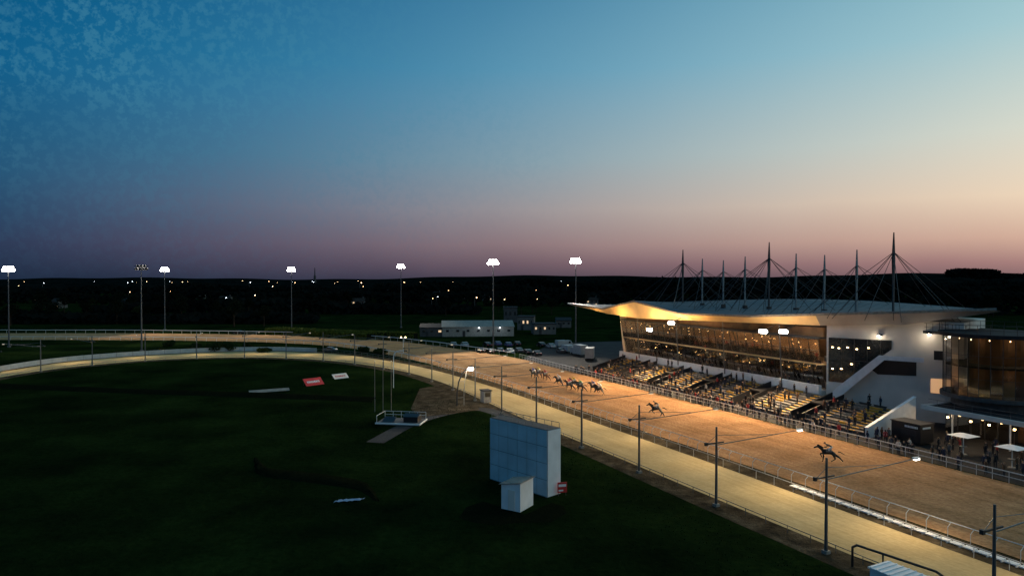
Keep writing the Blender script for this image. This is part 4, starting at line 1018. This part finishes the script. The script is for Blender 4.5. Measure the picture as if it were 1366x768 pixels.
dup(CP[0][0] if CP[0][1] else CP[2][0], at(440, 469), 3.0, 'pale car standing between the tracks at the bend', 'cars by the bend'); dup(CP[1][0], at(318, 445), 3.1, 'dark car beyond the back rail above the bushes', 'cars by the bend')
for e in CP:
    if not e[1]:
        for c in KIDS[e[0].name]:
            for d in KIDS.get(c.name, []): bpy.data.objects.remove(d)
            bpy.data.objects.remove(c)
        bpy.data.objects.remove(e[0])
def truck(px, py, L, hh, rz, lab):
    t = thing('delivery_truck' if hh > 2.6 else 'parked_van', lab, 'truck' if hh > 2.6 else 'van', at(px, py), rz)
    mb = MB(); mb.box(-L/2,L/2-1.9,-1.15,1.15,.6,hh); mb.build('cargo_box', 'van_white', t)
    ch = min(hh-.1, 2.3)
    mb = MB(); mb.prism([(L/2-1.85,-1.1,.45),(L/2,-1.1,.45),(L/2,-1.1,1.3),(L/2-.5,-1.1,ch),(L/2-1.85,-1.1,ch)], (0,2.2,0)); mb.build('cab', 'van_white', t)
    mb = MB(); mb.prism([(L/2+.01,-.95,1.35),(L/2+.01,.95,1.35),(L/2-.46,.95,ch-.08),(L/2-.46,-.95,ch-.08)], (.02,0,.02)); mb.box(L/2-1.4,L/2-.6,-1.125,-1.102,1.35,ch-.2); mb.build('window', 'car_glass', t)
    for x in (-L/2+1, L/2-1):
        for y in (-1.0, 1.0):
            mb = MB(); mb.tube((x,y-.14,.42), (x,y+.14,.42), .42, .42, 12); mb.build('wheel', 'rubber', t)
truck(772, 474, 6.2, 3.2, 2.0, 'white box truck parked beside the left end of the grandstand'); truck(787, 479, 6.8, 3.3, 1.4, 'larger white horse box nearest the terraces'); truck(757, 470, 5.4, 2.3, 1.9, 'white van parked left of the white box truck'); truck(752, 463, 5.2, 2.3, .4, 'white van behind the parked box truck')

mb = MB(); E = offset(pale_in, -4.5)
for _ in range(9000):
    p = R.choice(E); 
    if p.y > 125 or p.y < 40: continue
    x = p.x-abs(R.gauss(0, 5)); y = p.y+R.uniform(-3, 3); h = R.uniform(.06, .2); a = R.random()*6.3; w = .05
    mb.add([(x-w*math.cos(a), y-w*math.sin(a), 0), (x+w*math.cos(a), y+w*math.sin(a), 0), (x+R.uniform(-.1,.1), y+R.uniform(-.1,.1), h)], [(0,1,2)])
o = mb.build('grass_tufts', 'leaf_mid'); struct(o, 'stuff'); tag(o, 'rough grass growing along the edge of the gravel verge', 'grass')

# ---------------------------------------------------------------- world
w = bpy.data.worlds.new('World'); bpy.context.scene.world = w; w.use_nodes = True; n = w.node_tree.nodes; l = w.node_tree.links
bg = n['Background']
tc = n.new('ShaderNodeTexCoord'); sx = n.new('ShaderNodeSeparateXYZ'); l.new(tc.outputs['Generated'], sx.inputs[0])
def mth(op, a, b=None, clamp=False):
    m = n.new('ShaderNodeMath'); m.operation = op; m.use_clamp = clamp
    for i, v in enumerate((a, b)):
        if v is None: continue
        if isinstance(v, (int, float)): m.inputs[i].default_value = v
        else: l.new(v, m.inputs[i])
    return m.outputs[0]
el = mth('ARCSINE', sx.outputs[2]); 
hyp = mth('SQRT', mth('ADD', mth('MULTIPLY', sx.outputs[0], sx.outputs[0]), mth('MULTIPLY', sx.outputs[1], sx.outputs[1])))
sa = mth('DIVIDE', sx.outputs[0], mth('MAXIMUM', hyp, .001))
nz = n.new('ShaderNodeTexNoise'); nz.inputs['Scale'].default_value = 95; nz.inputs['Detail'].default_value = 5; nz.inputs['Roughness'].default_value = .65; l.new(tc.outputs['Generated'], nz.inputs['Vector'])
nz2 = n.new('ShaderNodeTexNoise'); nz2.inputs['Scale'].default_value = 7; nz2.inputs['Detail'].default_value = 4; l.new(tc.outputs['Generated'], nz2.inputs['Vector'])
elr = mth('DIVIDE', el, .42)
elf = mth('ADD', elr, mth('MULTIPLY', mth('SUBTRACT', nz2.outputs['Fac'], .5), .03), True)
def lin(c): return tuple(((v/255)/12.92 if v/255 <= .04045 else ((v/255+.055)/1.055)**2.4) for v in c)+(1,)
def ramp(stops):
    r = n.new('ShaderNodeValToRGB'); e = r.color_ramp.elements; r.color_ramp.interpolation = 'LINEAR'
    e[0].position = stops[0][0]; e[0].color = lin(stops[0][1]); e[1].position = stops[-1][0]; e[1].color = lin(stops[-1][1])
    for p, c in stops[1:-1]: x = e.new(p); x.color = lin(c)
    l.new(elf, r.inputs['Fac']); return r.outputs[0]
r1 = ramp([(0,(30,44,66)),(.10,(42,58,86)),(.3,(34,84,118)),(.6,(14,92,136)),(1,(2,78,124))])
r2 = ramp([(0,(58,60,80)),(.06,(96,84,102)),(.12,(118,102,120)),(.24,(120,124,146)),(.4,(84,140,168)),(.7,(32,136,178)),(1,(10,110,158))])
r3 = ramp([(0,(126,98,102)),(.05,(168,128,124)),(.12,(212,174,154)),(.24,(238,214,186)),(.42,(216,218,204)),(.7,(166,202,208)),(1,(126,178,194))])
f = mth('DIVIDE', mth('ADD', sa, .62), 1.24, True)
def mix(fac, a, b):
    m = n.new('ShaderNodeMix'); m.data_type = 'RGBA'
    l.new(fac, m.inputs[0]); l.new(a, m.inputs[6])
    if isinstance(b, tuple): m.inputs[7].default_value = b
    else: l.new(b, m.inputs[7])
    return m.outputs[2]
base = mix(f, mix(f, r1, r2), mix(f, r2, r3))
cr = n.new('ShaderNodeMapRange'); cr.inputs[1].default_value = .47; cr.inputs[2].default_value = .58; cr.inputs[3].default_value = 0; cr.inputs[4].default_value = 1; l.new(nz.outputs['Fac'], cr.inputs[0])
big = n.new('ShaderNodeMapRange'); big.inputs[1].default_value = .42; big.inputs[2].default_value = .62; l.new(nz2.outputs['Fac'], big.inputs[0])
st = mth('MULTIPLY', mth('MULTIPLY', mth('MULTIPLY', mth('SUBTRACT', .14, sa, True), mth('ADD', mth('MULTIPLY', elr, 1.6, True), .12, True)), mth('ADD', mth('MULTIPLY', big.outputs[0], .55), .45)), .60)
cl = mix(mth('MULTIPLY', elr, 1.5, True), (0,0,0,1), lin((74,138,164))) if False else None
mxc = n.new('ShaderNodeMix'); mxc.data_type = 'RGBA'; l.new(mth('MULTIPLY', elr, 1.8, True), mxc.inputs[0]); mxc.inputs[6].default_value = lin((58,92,120)); mxc.inputs[7].default_value = lin((70,136,162))
l.new(mix(mth('MULTIPLY', cr.outputs[0], st), base, mxc.outputs[2]), bg.inputs['Color']); bg.inputs['Strength'].default_value = 1.0

cam = bpy.data.cameras.new('camera'); co = bpy.data.objects.new('camera', cam); C.objects.link(co)
co.location = (0, 0, H); co.rotation_euler = (PI/2-PIT, 0, 0); cam.lens = 24; cam.sensor_width = 36; cam.clip_end = 20000; cam.clip_start = .5
bpy.context.scene.camera = co
bpy.context.scene.view_settings.view_transform = 'Standard'
